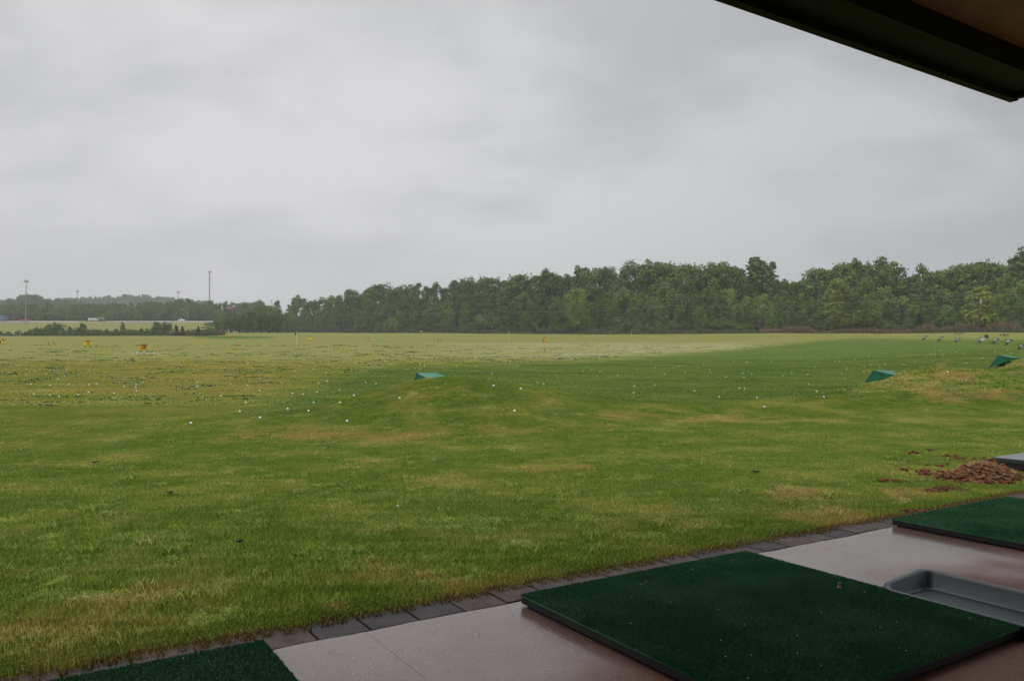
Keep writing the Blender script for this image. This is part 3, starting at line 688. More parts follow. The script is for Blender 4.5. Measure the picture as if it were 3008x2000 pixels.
# beyond that, the rest of the balls as one scatter
cnt = 900; vs = []; fs = []; nv = 0; sv, sf = ICOV*.0215, ICOF
while len(vs) < cnt:
    a = random.uniform(-50, 1500); b_ = 1006+abs(random.gauss(0, 20))
    if random.random() < .25: a = 430+random.gauss(0, 45); b_ = 1034+abs(random.gauss(0, 5))
    if b_ > 1060: continue
    p = hit(a, b_, 40, 160) if False else None
    # direct solve on the smooth profile
    ys = np.geomspace(45, 170, 160); d = rayd(a, b_); tt = ys/d[1]; Z = CAMZ+d[2]*tt; g_ = zf(d[0]*tt, ys); i_ = np.argmax(Z <= g_)
    if Z[i_] > g_[i_]: continue
    vs.append(sv+[d[0]*tt[i_], ys[i_], g_[i_]+.02]); fs.append(sf+nv); nv += 12
me = npmesh('golf_balls', np.concatenate(vs), np.concatenate(fs), M_ball)
tag(link(bpy.data.objects.new('golf_balls', me)), 'countless far off white golf balls speckling the left half of the range', 'golf balls', kind='stuff')

# ---------------------------------------------------------------- clover patches
M_clov = mat('clover_leaves', (.13, .19, .045), .7, var=.4, varscale=2)
M_flow = mat('clover_flowers', (.62, .58, .46), .8)
def scatter_clover():
    V = []; Fm = []; mi = []; nv = 0
    def quads(c, size, n):                 # n upright crossing little faces round the points c
        a = rng.random(n)*math.pi; s = size*(.6+.8*rng.random(n)); dx = np.cos(a)*s/2; dy = np.sin(a)*s/2; hz = s*(.25+.35*rng.random(n))
        tip = rng.normal(0, .3, (n, 2))*s[:, None]
        p = np.stack([np.stack([c[:, 0]-dx, c[:, 1]-dy, c[:, 2]-hz*.5], -1), np.stack([c[:, 0]+dx, c[:, 1]+dy, c[:, 2]-hz*.5], -1),
                      np.stack([c[:, 0]+dx+tip[:, 0], c[:, 1]+dy+tip[:, 1], c[:, 2]+hz*.5], -1), np.stack([c[:, 0]-dx+tip[:, 0], c[:, 1]-dy+tip[:, 1], c[:, 2]+hz*.5], -1)], 1)
        return p.reshape(-1, 3)
    tot = 0
    while tot < 420:
        a = random.uniform(-100, 2300); y = math.exp(random.uniform(math.log(17), math.log(125)))
        x = (a-CX)/F*y; z = float(zf(x, y)); q = zones(np.array([x]), np.array([y]), np.array([z]))
        if q[1][0] < .5: continue
        if y < 24 and random.random() < .5: continue
        if vnoise(x*.06+4, y*.09+2) < .42 and random.random() < .8: continue
        tot += 1
        rx = random.uniform(.10, .36)*(1+y/110); ry = rx*random.uniform(.4, 1.); n = int(14+rx*26); h = random.uniform(.008, .022)*(1+y/70)
        r_ = np.sqrt(rng.random(n)); t_ = rng.random(n)*6.283
        X = x+rx*r_*np.cos(t_)*1.6; Y = y+ry*r_*np.sin(t_); Z = zf(X, Y)+h*(1-r_**2)*rng.random(n)+.01
        p = quads(np.stack([X, Y, Z], -1), .05*(1+y/70), n); V.append(p); mi += [0]*n
        m = int(n*random.choice([0, 0, .15, .35, .6]) + (n*.9 if q[3][0] > .3 else 0))
        if m:
            r_ = np.sqrt(rng.random(m)); t_ = rng.random(m)*6.283
            X = x+rx*r_*np.cos(t_)*1.6; Y = y+ry*r_*np.sin(t_)+.03; Z = zf(X, Y)+h*(1-r_**2)+.022
            p = quads(np.stack([X, Y, Z], -1), .018*(1+y/60), m); V.append(p); mi += [1]*m
    # dense flower band and thin sprinkle
    n = 0
    while n < 16000:
        k = 4000
        a = rng.uniform(500, 2320, k); y = rng.uniform(52, 150, k); x = (a-CX)/F*y; z = zf(x, y); q = zones(x, y, z)
        ok = (q[3]*(.2+1.6*(vnoise(x*.15, y*.3) > .5)) > rng.random(k)*1.3) & (q[1] > .5)
        x, y, z = x[ok], y[ok], z[ok]; m = len(x); n += m
        V.append(quads(np.stack([x, y, z+.03+.03*rng.random(m)], -1), .05, m)); mi += [1]*m
    V = np.concatenate(V); F_ = np.arange(len(V)).reshape(-1, 4)
    me = npmesh('clover', V, F_, [M_clov, M_flow]); me.polygons.foreach_set('material_index', mi)
    tag(link(bpy.data.objects.new('clover', me)), 'low clover patches with white flower heads across the yellowish range field', 'clover', kind='stuff')
scatter_clover()

# ---------------------------------------------------------------- range signs, flags
M_yel = mat('sign_yellow', (.90, .64, .012), .6, var=.12)
M_org = mat('sign_orange', (.72, .40, .012), .6, var=.15)
M_blk = mat('sign_black', (.015, .014, .012), .7)
M_wood = mat('dark_wood', (.05, .038, .022), .85, var=.3)
def text_mesh(txt, size, m, parent, loc, rot, sx=.8, bold=.02):
    cu = bpy.data.curves.new('digits', 'FONT'); cu.body = txt; cu.size = size; cu.align_x = 'CENTER'; cu.align_y = 'CENTER'; cu.offset = bold*size; cu.extrude = .004
    tmp = bpy.data.objects.new('tmp', cu); C.objects.link(tmp)
    dg = bpy.context.evaluated_depsgraph_get(); me = bpy.data.meshes.new_from_object(tmp.evaluated_get(dg))
    bpy.data.objects.remove(tmp); me.materials.clear(); me.materials.append(m)
    o = link(bpy.data.objects.new('lettering', me)); o.parent = parent; o.location = loc; o.rotation_euler = rot; o.scale = (sx, 1, 1)
    return o
def sign(px, ytop, ybot, wpx, txt, m, label, yaw=0, legs=.28, easel=False):
    p = hit(px, ybot); s = p[1]/F; h = (ybot-ytop)*s; wd = wpx*s
    t = thing('distance_sign', p, label, 'distance sign', 'yard distance signs standing on the range', rz=R(yaw))
    ph = h*(1-legs)
    mb = MB(); mb.box((0, 0, h-ph/2), (wd, .04, ph)); mb.build('panel', m, t)
    mb = MB(); mb.box((0, -.01, h+.015), (wd*1.02, .10, .055)); mb.build('top_rail', M_wood, t)
    for k in (-1, 1):
        mb = MB(); mb.box((k*wd*.40, .05, h*.5), (.09, .06, h)); mb.build('leg', M_wood, t)
    if easel:
        mb = MB(); mb.tube((-wd*.45, 0, h), (-wd*.95, .5, 0), .05, k=5); mb.build('back_leg', M_wood, t)
    if txt:
        text_mesh(txt, ph*1.12, M_blk, t, (0, -.026, h-ph/2), (math.pi/2, 0, 0), sx=wd/(ph*1.12)*(.46 if len(txt) == 3 else .62), bold=.022)
    return t
sign(422, 1012.5, 1034, 22.5, '100', M_org, 'yellow wooden distance sign reading 100, nearest of the signs')
sign(257.5, 1002, 1020, 20.5, '125', M_yel, 'bright yellow wooden distance sign reading 125')
sign(10.5, 998, 1011.5, 11.5, '75', M_yel, 'small yellow distance sign ending in 75, at the left picture edge', legs=.22)
sign(684.5, 990, 998.5, 7.5, '', M_org, 'small orange sign in front of the raised green', legs=.2)
sign(910.5, 990.5, 1000, 10, '', M_yel, 'bright yellow blank looking sign right of the tall blue flag', legs=.18)
sign(1081.5, 992, 1001, 8.5, '', M_org, 'small dark orange sign between the blue and yellow flags', legs=.15)
sign(1602, 992, 1004, 7.5, '', M_org, 'narrow orange sign on an easel leg near the wood', legs=.25, easel=True)
p = hit(0, 1010); s = p[1]/F
t = thing('sign_board', p, 'pale yellow board on a dark post, cut off by the left picture edge', 'sign')
mb = MB(); mb.box((-.1, 0, 12.3*s), (11*s, .3, 3*s)); mb.build('board', mat('pale_yellow', (.72, .60, .16), .6), t)
mb = MB(); mb.box((.0, .1, 5.5*s), (2*s, .1, 11*s)); mb.build('post', M_wood, t)
def broken(px, py, posts, label):
    p = hit(px, py); s = p[1]/F
    t = thing('broken_sign', p, label, 'broken sign', 'broken sign remains lying on the range')
    for (x0, y0, x1, y1) in posts:
        mb = MB(); mb.tube(((x0-px)*s, 0, (py-y0)*s), ((x1-px)*s, .1, max((py-y1)*s, 0)), .05, k=6); mb.build('post', M_wood, t)
    return t, s
t, s = broken(150, 1013, [(140.5, 1005, 147, 1012), (155, 1003.5, 160, 1013), (140, 1012.6, 151, 1012.8)], 'fallen sign with two leaning posts, left of the 125 sign')
mb = MB(); mb.box((-.8*s, -.06, 2*s), (4*s, .1, 3*s)); mb.build('panel_scrap', M_yel, t)
t, s = broken(1291, 1002, [(1286.5, 995, 1288.5, 1001), (1295.5, 996, 1296, 1002)], 'two short dark posts of a broken sign in mid field')
mb = MB(); mb.box((-6*s, -.06, .8*s), (5*s, .1, 1.4*s)); mb.build('panel_scrap', M_rust, t)
M_fw = mat('white_pole', (.72, .72, .64), .5)
def flag(px, ytop, ybot, col, cname, label, lean=0, fw=5, fh=7):
    p = hit(px, ybot); s = p[1]/F; H = (ybot-ytop)*s
    t = thing('golf_flag', p, label, 'golf flag', 'flagsticks standing on the range')
    mb = MB(); mb.tube((0, 0, 0), (lean*s, 0, H), .028 if H > 1.8 else .022, k=6); mb.build('pole', M_fw, t)
    a = lean*s; n = 8; v = []; f = []
    for i in range(n+1):                   # a limp pennant with folds
        q = i/n; x = a-fw*s*q*.9; wv = .05*math.sin(q*9)
        z1 = H-fh*s*(.05+.55*q); z0 = H-fh*s*(.55+.45*q)
        v += [(x, wv, z1), (x, wv, z0)]
    f = [(2*i, 2*i+2, 2*i+3, 2*i+1) for i in range(n)]
    mb = MB(); mb.add(v, f); o = mb.build('flag_cloth', mat('flag_'+cname, col, .8), t, smooth=True)
    so_ = o.modifiers.new('s', 'SOLIDIFY'); so_.thickness = .01
flag(59, 966, 993, (.55, .02, .015), 'red', 'golf flag with a red cloth at the far left', fw=6, fh=6.5)
flag(671.5, 967.5, 988, (.75, .75, .74), 'white', 'golf flag with a white cloth on the raised green', fw=4, fh=5)
flag(873, 973, 1018, (.012, .022, .16), 'navy', 'tall golf flag with a navy blue cloth, in mid left field', lean=-2.5, fw=5.5, fh=12)
flag(1243, 970, 990.5, (.80, .72, .06), 'yellow', 'golf flag with a yellow cloth', lean=-3.5, fw=6, fh=5.5)
flag(1497, 972, 1004, (.015, .045, .30), 'blue', 'golf flag with a blue cloth in front of the middle of the wood', lean=-2, fw=5, fh=8)
flag(1855, 969.5, 988, (.05, .14, .42), 'lightblue', 'faint blue golf flag close to the wood edge, far right of the others', fw=3, fh=5)

# ---------------------------------------------------------------- trees
def leafquads(P, Nrm, size, r):
    n = len(P); a = r.normal(size=(n, 3)); Nrm = Nrm+a*.55; Nrm /= np.linalg.norm(Nrm, axis=1)[:, None]
    t = np.cross(Nrm, r.normal(size=(n, 3))); t /= np.linalg.norm(t, axis=1)[:, None]; b_ = np.cross(Nrm, t)
    s = (size*(.6+.8*r.random(n)))[:, None]/2; e = (.6+.5*r.random(n))[:, None]
    V = np.stack([P-t*s-b_*s*e*.4, P+t*s*.2-b_*s*e, P+t*s+b_*s*e*.3, P-t*s*.1+b_*s*e], 1).reshape(-1, 3)
    return V, np.arange(4*n).reshape(-1, 4)
def make_crown(kind, seed, m):
    r = np.random.default_rng(seed); L = []
    H = 14.
    if kind == 'broad':
        for i in range(34):
            z = .16+.76*(i+r.random())/34; prof = .235*math.sqrt(max(.02, 1-((z-.48)/.47)**2))
            a = i*2.4+r.normal(0, .5); d = prof*(.35+.65*math.sqrt(r.random()))
            L.append((d*math.cos(a)*H, d*math.sin(a)*H, z*H, r.uniform(.07, .115)*H*(1.08-.3*z)))
    elif kind == 'tall':
        for i in range(26):
            z = .18+.76*(i+r.random())/26; prof = .15*(1.1-z)+.015
            a = r.random()*6.28; d = prof*math.sqrt(r.random())*1.25
            L.append((d*math.cos(a)*H, d*math.sin(a)*H, z*H, r.uniform(.055, .085)*H*(1.25-.55*z)))
    elif kind == 'ragged':
        for j in range(3):
            ax, ay, tz = (j-1)*.07+r.normal(0, .02), r.normal(0, .05), (.93, .99, .88)[j]
            for i in range(22):
                q = .22+.78*(i+r.random())/22; a = r.random()*6.28; d = .030+.055*(1-q)
                L.append(((ax*2.2*q+d*math.cos(a))*H, (ay*2*q+d*math.sin(a))*H, tz*q*H, r.uniform(.032, .055)*H*(1.5-.8*q)))
    elif kind == 'bush':
        for i in range(22):
            a = r.random()*6.28; d = math.sqrt(r.random())*.42; z = r.uniform(.12, .82)*(1-.45*(d/.42)**2)
            L.append((d*math.cos(a)*H, d*math.sin(a)*H, z*H, r.uniform(.10, .17)*H))
    elif kind == 'layered':
        for i in range(26):
            a = r.random()*6.28; k = r.choice([.28, .45, .62, .78, .9]); d = (1-k*.55)*.55*math.sqrt(r.random())
            L.append((d*math.cos(a)*H, d*math.sin(a)*H, k*H+r.normal(0, .02)*H, r.uniform(.07, .12)*H))
    elif kind == 'cone':
        for i in range(30):
            z = (i+.5)/30*.95; a = i*2.4; d = .20*(1-z)
            L.append((d*math.cos(a)*H, d*math.sin(a)*H, (z+.02)*H, (.13*(1-z)+.03)*H))
    P = []; Nn = []; Bb = []
    per = {'broad': 165, 'tall': 140, 'ragged': 75, 'bush': 230, 'layered': 150, 'cone': 110}[kind]
    for (x, y, z, s) in L:
        n = int(per*(.7+.6*r.random())); d = r.normal(size=(n, 3)); d /= np.linalg.norm(d, axis=1)[:, None]
        d[:, 2] = np.where(d[:, 2] < -.6, -d[:, 2], d[:, 2])
        q = s*(.50+.62*r.random(n)**.6)*(1+.35*(r.random(n) > .88))
        sq = np.array([1, 1, .5 if kind == 'layered' else 1.05])*r.uniform(.68, 1.38, 3)
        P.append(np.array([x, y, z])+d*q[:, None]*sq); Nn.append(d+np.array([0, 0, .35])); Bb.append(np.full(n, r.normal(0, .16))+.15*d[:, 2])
    P = np.concatenate(P); Nn = np.concatenate(Nn); Bb = np.concatenate(Bb); P[:, 2] = np.maximum(P[:, 2], .2)
    size = {'broad': .40, 'tall': .36, 'ragged': .34, 'bush': .48, 'layered': .42, 'cone': .45}[kind]
    V, Fq = leafquads(P, Nn, size, r)
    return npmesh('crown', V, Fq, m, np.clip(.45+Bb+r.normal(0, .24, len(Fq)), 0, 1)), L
def make_trunk(kind, seed, L):
    r = np.random.default_rng(seed+50); mb = MB(); H = 14.
    top = {'broad': .72, 'tall': .9, 'ragged': .8, 'bush': .3, 'layered': .5, 'cone': .9}[kind]*H
    if kind in ('bush', 'layered'):
        for i in range(4):
            a = r.random()*6.28; mb.tube((0, 0, -.3), (math.cos(a)*1.6, math.sin(a)*1.6, top), .22, .08, k=5)
    else:
        p = Vector((0, 0, -.4)); k = 5
        for i in range(k):
            q = Vector((r.normal(0, .12), r.normal(0, .12), top*(i+1)/k)); mb.tube(p, q, .26*(1-i/k*.8), .26*(1-(i+1)/k*.8), k=7, caps=False); p = q
    for (x, y, z, s) in L[:14]:
        z0 = min(z*.62, top*.95); mb.tube((0, 0, z0), (x*.9, y*.9, z), .09, .03, k=4, caps=False)
    o = mb.build('trunk', M_bark); me = o.data; bpy.data.objects.remove(o); return me
KINDS = {'broad': 5, 'tall': 2, 'ragged': 2, 'bush': 3, 'layered': 2, 'cone': 1}
LIB = {}
sd = 100
for kd, n in KINDS.items():
    for i in range(n):
        sd += 1; cme, L = make_crown(kd, sd, M_conif if kd == 'cone' else M_leaf); LIB.setdefault(kd, []).append((cme, make_trunk(kd, sd, L)))
CROWN_W = {'broad': .62, 'tall': .40, 'ragged': .42, 'bush': 1.05, 'layered': 1.15, 'cone': .46}
def tree(x, y, H, kind, label, cat='tree', group=None, name=None, wide=1., col=(1, 1, 1)):
    cme, tme = random.choice(LIB[kind]); z = float(zf(x, y)); s = H/14.
    t = thing(name or {'bush': 'bush', 'layered': 'small_tree', 'cone': 'juniper'}.get(kind, 'tree'), (x, y, z-.1), label, cat, group, rz=random.random()*6.28)
    t.scale = (s*wide, s*wide, s)
    c_ = link(bpy.data.objects.new('crown', cme)); c_.parent = t; c_.color = (*col, 1)
    q = link(bpy.data.objects.new('trunk', tme)); q.parent = t
    return t
sky_pts = [(660,928),(690,915),(720,921),(750,905),(782,900),(815,880),(850,893),(862,883),(882,871),(909,884),(925,882),(947,876),(979,868),(1005,872),(1032,850),(1060,862),(1083,842),(1100,846),(1117,833),(1147,856),(1160,850),(1178,843),(1203,836),(1227,828),(1253,838),(1276,831),(1299,846),(1322,838),(1347,820),(1368,830),(1389,822),(1419,817),(1444,813),(1482,822),(1500,828),(1522,805),(1544,823),(1570,806),(1597,792),(1618,799),(1640,808),(1660,811),(1682,808),(1703,785),(1728,786),(1762,787),(1788,788),(1811,794),(1833,806),(1841,818),(1862,777),(1892,775),(1911,795),(1924,765),(1947,773),(1972,786),(2000,777),(2036,776),(2053,790),(2075,790),(2093,776),(2117,770),(2142,780),(2170,784),(2182,808),(2195,814),(2282,822),(2302,822),(2325,826),(2348,826),(2370,818),(2397,786),(2408,800),(2429,798),(2454,790),(2478,778),(2495,769),(2518,763),(2539,777),(2565,781),(2594,757),(2609,779),(2622,808),(2645,815),(2662,824),(2671,812),(2690,800),(2713,779),(2738,798),(2755,805),(2768,795),(2790,790),(2811,780),(2843,778),(2858,776),(2874,768),(2893,771),(2916,774),(2935,788),(2950,812),(2958,780),(2979,765),(3006,729),(3030,750),(3060,790)]
def wood_y(px): return float(np.interp(px, [640, 787, 1046, 1423, 1983, 2400, 2873, 3200], [470, 440, 362, 305, 250, 222, 196, 184]))
POLES = [(787, 932, 976), (1046, 919, 980), (1423, 913, 985), (1982, 901, 991), (2874, 866, 981)]
def seg(px):
    if px < 900: return 'at the left tip of the wood'
    if px < 1423: return 'left of the third utility pole'
    if px < 1982: return 'between the third and fourth utility poles'
    if px < 2300: return 'just right of the fourth utility pole'
    if px < 2640: return 'behind the leftmost picnic table'
    return 'near the pole with the transformer'
SP = np.array(sky_pts, float)
def tint(px):
    k = random.uniform(.72, 1.12); g = np.interp(px, [700, 1500, 2300, 3000], [.84, .9, 1.08, 1.12])
    return (k*g*random.uniform(.9, 1.1), k*g, k*g*random.uniform(.8, 1.05))
for i, (px, py) in enumerate(sky_pts):     # the back row makes the skyline
    Y = wood_y(px)+random.uniform(18, 42); p = at(px, py, Y); z = float(zf(p[0], p[1])); H = p[2]-z
    kd = 'tall' if random.random() < .25 else 'broad'
    if px == 2429: kd = 'broad'
    if px in (2594, 1703, 2713): kd = 'tall'
    lab = 'tall tree in the back row, '+seg(px)
    col = tint(px); wide = random.uniform(.85, 1.1)
    if px == 2594: lab = 'tall narrow tree poking highest above the wood, above the leftmost picnic table'
    if px == 2429: lab = 'dark round topped tree at the skyline left of the tallest peak'; col = (.5, .5, .5)
    if px == 3006: lab = 'tallest tree at the right edge of the picture, rising above the others'; kd = 'tall'; wide = 1.35
    tree(p[0], p[1], H*1.02, kd, lab, 'tree', 'trees of the back row of the wood', wide=wide*(1.4 if kd == 'ragged' else 1), col=col)
# the lone pair of ragged trunks
for px, py, l in ((2224, 768, 'left one of the two ragged tall trees standing above the gap in the skyline'), (2262, 760, 'right one of the two ragged tall trees standing above the gap in the skyline')):
    p = at(px, py, 262); tree(p[0], 262, (p[2]-float(zf(p[0], 262)))*1.02, 'ragged', l, 'tree', wide=1.5, col=(.95, 1, 1))
for step, f0, y0, y1, row in ((46, .70, 9, 16, 'middle'), (52, .50, 2, 8, 'front')):
    px = 700 if row == 'front' else 720
    while px < 3080:
        a = px+random.uniform(-12, 12); Y = wood_y(a)+random.uniform(y0, y1)
        top = np.interp(a, SP[:, 0], SP[:, 1]); bs = 978; py = bs-(bs-top)*f0*random.uniform(.82, 1.14)
        p = at(a, py, Y); H = p[2]-float(zf(p[0], Y)); col = tint(a)
        if random.random() < .3: col = tuple(c_*1.3 for c_ in col)
        tree(p[0], Y, H, 'broad', 'green tree in the %s row, %s' % (row, seg(a)), 'tree', 'trees of the %s row of the wood' % row, wide=random.uniform(.8, 1.1), col=col)
        px += step
px = 690
while px < 3060:                           # undergrowth along the edge
    a = px+random.uniform(-10, 10); Y = wood_y(a)-random.uniform(0, 4)
    if not (2235 < a < 2380 or 2700 < a < 2760):
        H = random.uniform(3.4, 6.4); x = (a-CX)/F*Y
        tree(x, Y, H, 'bush', 'round bush at the foot of the wood, '+seg(a), 'bush', 'bushes along the wood edge', wide=random.uniform(.8, 1.2), col=tint(a))
    px += 33
special = [(2465, 812, 968, 'broad', 'large light green tree standing forward of the wood, behind the white marker', 'tree', 1.0, (1.35, 1.25, 1.)), (2545, 818, 966, 'broad', 'large bright tree to the right of the light green one', 'tree', 1., (1.2, 1.15, 1.)),
           (2392, 920, 972, 'layered', 'low spreading tree with dark layered branches, left of the white marker', 'small tree', 1.1, (.95, 1, 1)), (2548, 924, 968, 'layered', 'low spreading tree with bare stems, left of the first picnic table', 'small tree', 1.1, (.95, 1, 1)),
           (2290, 940, 977, 'cone', 'small dark pointed bush at the edge of the dry grass', 'bush', 1.3, (1.2, 1.4, 1)), (2702, 920, 956, 'cone', 'very dark rounded juniper in front of the wood, right of the dry grass', 'tree', 1.5, (.6, .7, .7)),
           (2885, 832, 970, 'tall', 'yellowish green willow like tree behind the pole with the transformer', 'tree', 1.6, (1.9, 1.6, .75)), (2868, 848, 970, 'layered', 'yellow green drooping tree just left of the transformer pole', 'tree', .8, (1.8, 1.55, .7)),
           (2985, 925, 966, 'bush', 'dark green bush at the right edge below the tall tree', 'bush', 1., (.8, .9, .8)), (1700, 842, 976, 'broad', 'pale green upright tree in front of the wood, right of the orange easel sign', 'tree', .85, (1.35, 1.3, 1.)), (1430, 900, 978, 'bush', 'bush behind the middle utility pole', 'bush', 1, (1.1, 1.1, 1)),
           (1150, 918, 978, 'bush', 'light green rounded bush left of the yellow flag', 'bush', .8, (1.35, 1.35, 1.))]
for (a, t0, b0, kd, lab, cat, wd, col) in special:
    Y = wood_y(a)-random.uniform(2, 6); p = at(a, t0, Y); H = max(2., p[2]-float(zf(p[0], Y)))
    tree(p[0], Y, H, kd, lab, cat, wide=wd, col=col)
# left: shrubs and young trees on this side of the highway
shr = [(0,972,990,'bush'),(25,974,989,'bush'),(53,971,988,'bush'),(80,975,990,'bush'),(102,962,987,'bush'),(120,966,988,'bush'),(164,950,987,'bush'),(150,955,988,'bush'),(195,964,987,'bush'),(217,960,986,'bush'),(243,953,985,'broad'),(285,970,984,'bush'),(315,968,984,'bush'),(340,966,983,'bush'),(360,950,982,'tall'),(376,965,982,'bush'),(405,967,981,'bush'),(425,964,981,'bush'),(460,949,979,'broad'),(480,949,978,'bush'),(447,962,981,'bush'),(606,951,974,'layered'),(622,962,973,'bush'),
       (640,942,976,'bush'),(655,935,976,'bush'),(680,925,978,'broad'),(705,928,978,'bush'),(725,920,978,'broad'),(745,916,978,'broad'),(768,905,977,'broad'),(790,912,976,'bush'),(815,915,976,'bush')]
for i, (a, t0, b0, kd) in enumerate(shr):
    Y = 268 if a < 630 else 330; b_ = b0; p = at(a, t0, Y); H = max(1.6, p[2]-float(zf(p[0], Y)))
    H *= 1.5 if kd == 'bush' else 1.15
    lab = 'dark shrub at the foot of the highway bank, below the ' + ('blue truck and red pickup' if a < 130 else 'white trailer' if a < 330 else 'white car') if a < 630 else 'green bushy tree where the wood meets the highway bank'
    if a == 164: lab = 'largest round shrub in the hedge line, right of the red flag'
    if a == 606: lab = 'small lone leafy shrub right of the three dark junipers'
    tree(p[0], Y, H, kd, lab, 'shrub', 'shrubs along the foot of the highway bank' if a < 630 else 'bushy trees at the left end of the wood', name='shrub', wide=(1.15 if kd in ('broad', 'tall') else .9), col=(.85, .95, .95))
for a, t0, wd, lab in ((518, 955, 1.05, 'leftmost and biggest of the three dark cone shaped junipers'), (536, 957, .9, 'middle one of the three dark cone shaped junipers'), (582.5, 957, .85, 'small dark juniper standing apart, right of the other two')):
    p = at(a, t0, 262); H = p[2]-float(zf(p[0], 262))
    tree(p[0], 262, H, 'cone', lab, 'juniper', wide=wd*1.35, col=(.55, .6, .6))
# beyond the highway: trees one can tell apart
band = [(245,892),(268,889),(292,891),(315,889),(338,887),(362,889),(386,886),(410,887),(432,885),(452,883),(471,886),(490,885),(508,884),(526,876),(540,886),(552,873),(566,884),(580,888),(598,889),(613,880),(628,890),(645,889),(662,884),(678,890),(692,887),(705,893),(720,885),(732,891),(748,889),(762,881),(776,893),(792,896),(30,905),(70,900),(110,902),(150,899),(190,900),(225,896)]
for (a, t0) in band:
    Y = 560+random.uniform(0, 40); p = at(a, t0, Y); H = p[2]-float(zf(p[0], Y))
    tree(p[0], Y, H, 'broad' if random.random() < .7 else 'tall', 'hazy tree beyond the highway, '+('left of the white trailer' if a < 260 else 'between the white trailer and the white car' if a < 520 else 'round the tower and the red billboard'), 'tree', 'trees of the belt beyond the highway', wide=1.15, col=(.9, .95, 1))
# the far woods: one mass
treecol = bpy.data.collections.new('wood_kinds')
for kd in ('broad', 'tall', 'bush'):
    for cme, tme in LIB[kd][:3]: treecol.objects.link(bpy.data.objects.new('crown_kind', cme))
nk = len(treecol.objects)
pp = []; ss = []
def forest(n, y0, y1, t0, t1, h0, h1, cond=None):
    y = np.sqrt(rng.uniform(y0**2, y1**2, n)); t_ = rng.uniform(t0, t1, n); x = t_*y
    if cond is not None: k = cond(x, y); x, y = x[k], y[k]
    z = zf(x, y); h = rng.uniform(h0, h1, len(x))/14.; w_ = h*rng.uniform(.9, 1.3, len(x))
    pp.append(np.stack([x, y, z-.3], -1)); ss.append(np.stack([w_, w_, h], -1))
forest(150, 486, 515, -.85, -.30, 6, 10)
forest(420, 500, 640, -.85, -.27, 9, 13)
forest(1500, 600, 900, -.85, -.25, 10, 14)
forest(2600, 880, 1450, -.8, -.2, 10, 14)
def behind(x, y):
    px_ = CX+F*x/y; wy = np.interp(px_, [640, 787, 1046, 1423, 1983, 2400, 2873, 3200], [470, 440, 362, 305, 250, 222, 196, 184]); return y > wy+34
forest(1500, 220, 520, -.30, .95, 8, 12, behind)
forest(260, 190, 400, .66, 1.1, 12, 17, behind)
pp = np.concatenate(pp); ss = np.concatenate(ss)
o = instancer('distant_woods', pp, dict(pick=rng.integers(0, nk, len(pp)), rot=np.stack([0*pp[:, 0], 0*pp[:, 0], rng.random(len(pp))*6.28], -1), scl=ss), treecol)
tag(o, 'far wooded hills beyond the highway and the depth of the wood', 'woods', kind='stuff')

# dry tall grass at the wood's edge and under the shrubs
M_tall = leaf_mat('tall_dry_grass', (.13, .085, .045), (.24, .165, .08), (.11, .13, .045)); M_tallg = leaf_mat('tall_green_grass', (.05, .075, .022), (.10, .12, .035), (.09, .10, .03))
def verge(name, label, rows, m, hgt, size):
    Vs = []
    for (a0, a1, yf, d0, d1, n) in rows:
        a = rng.uniform(a0, a1, n); y = yf(a)+rng.uniform(d0, d1, n); x = (a-CX)/F*y; z = zf(x, y)
        h = hgt*(.25+.9*rng.random(n)**1.5)*(.35+1.5*vnoise(a*.025+3, y*.08)); an = rng.random(n)*math.pi; dx, dy = np.cos(an)*size, np.sin(an)*size; l = rng.normal(0, .25, (n, 2))*h[:, None]
        Vs.append(np.stack([np.stack([x-dx, y-dy, z-.05], -1), np.stack([x+dx, y+dy, z-.05], -1), np.stack([x+dx*.6+l[:, 0], y+dy*.6+l[:, 1], z+h], -1), np.stack([x-dx*.6+l[:, 0], y-dy*.6+l[:, 1], z+h*.8], -1)], 1).reshape(-1, 3))
    V = np.concatenate(Vs); F_ = np.arange(len(V)).reshape(-1, 4)
    me = npmesh(name, V, F_, m, rng.random(len(F_)))
    tag(link(bpy.data.objects.new(name, me)), label, 'grass', kind='stuff')
wy_ = np.vectorize(wood_y)
verge('tall_dry_grass', 'reddish brown tall dry grass between the wood and the mown range', [(2235, 3080, wy_, -9, 1, 26000), (240, 660, lambda a: a*0+268, 2, 9, 9000)], M_tall, 1.5, .055)
verge('tall_green_grass', 'rough green grass and weeds along the foot of the wood', [(900, 3080, wy_, -11, -2, 26000), (0, 640, lambda a: a*0+262, -2, 10, 9000)], M_tallg, .9, .06)

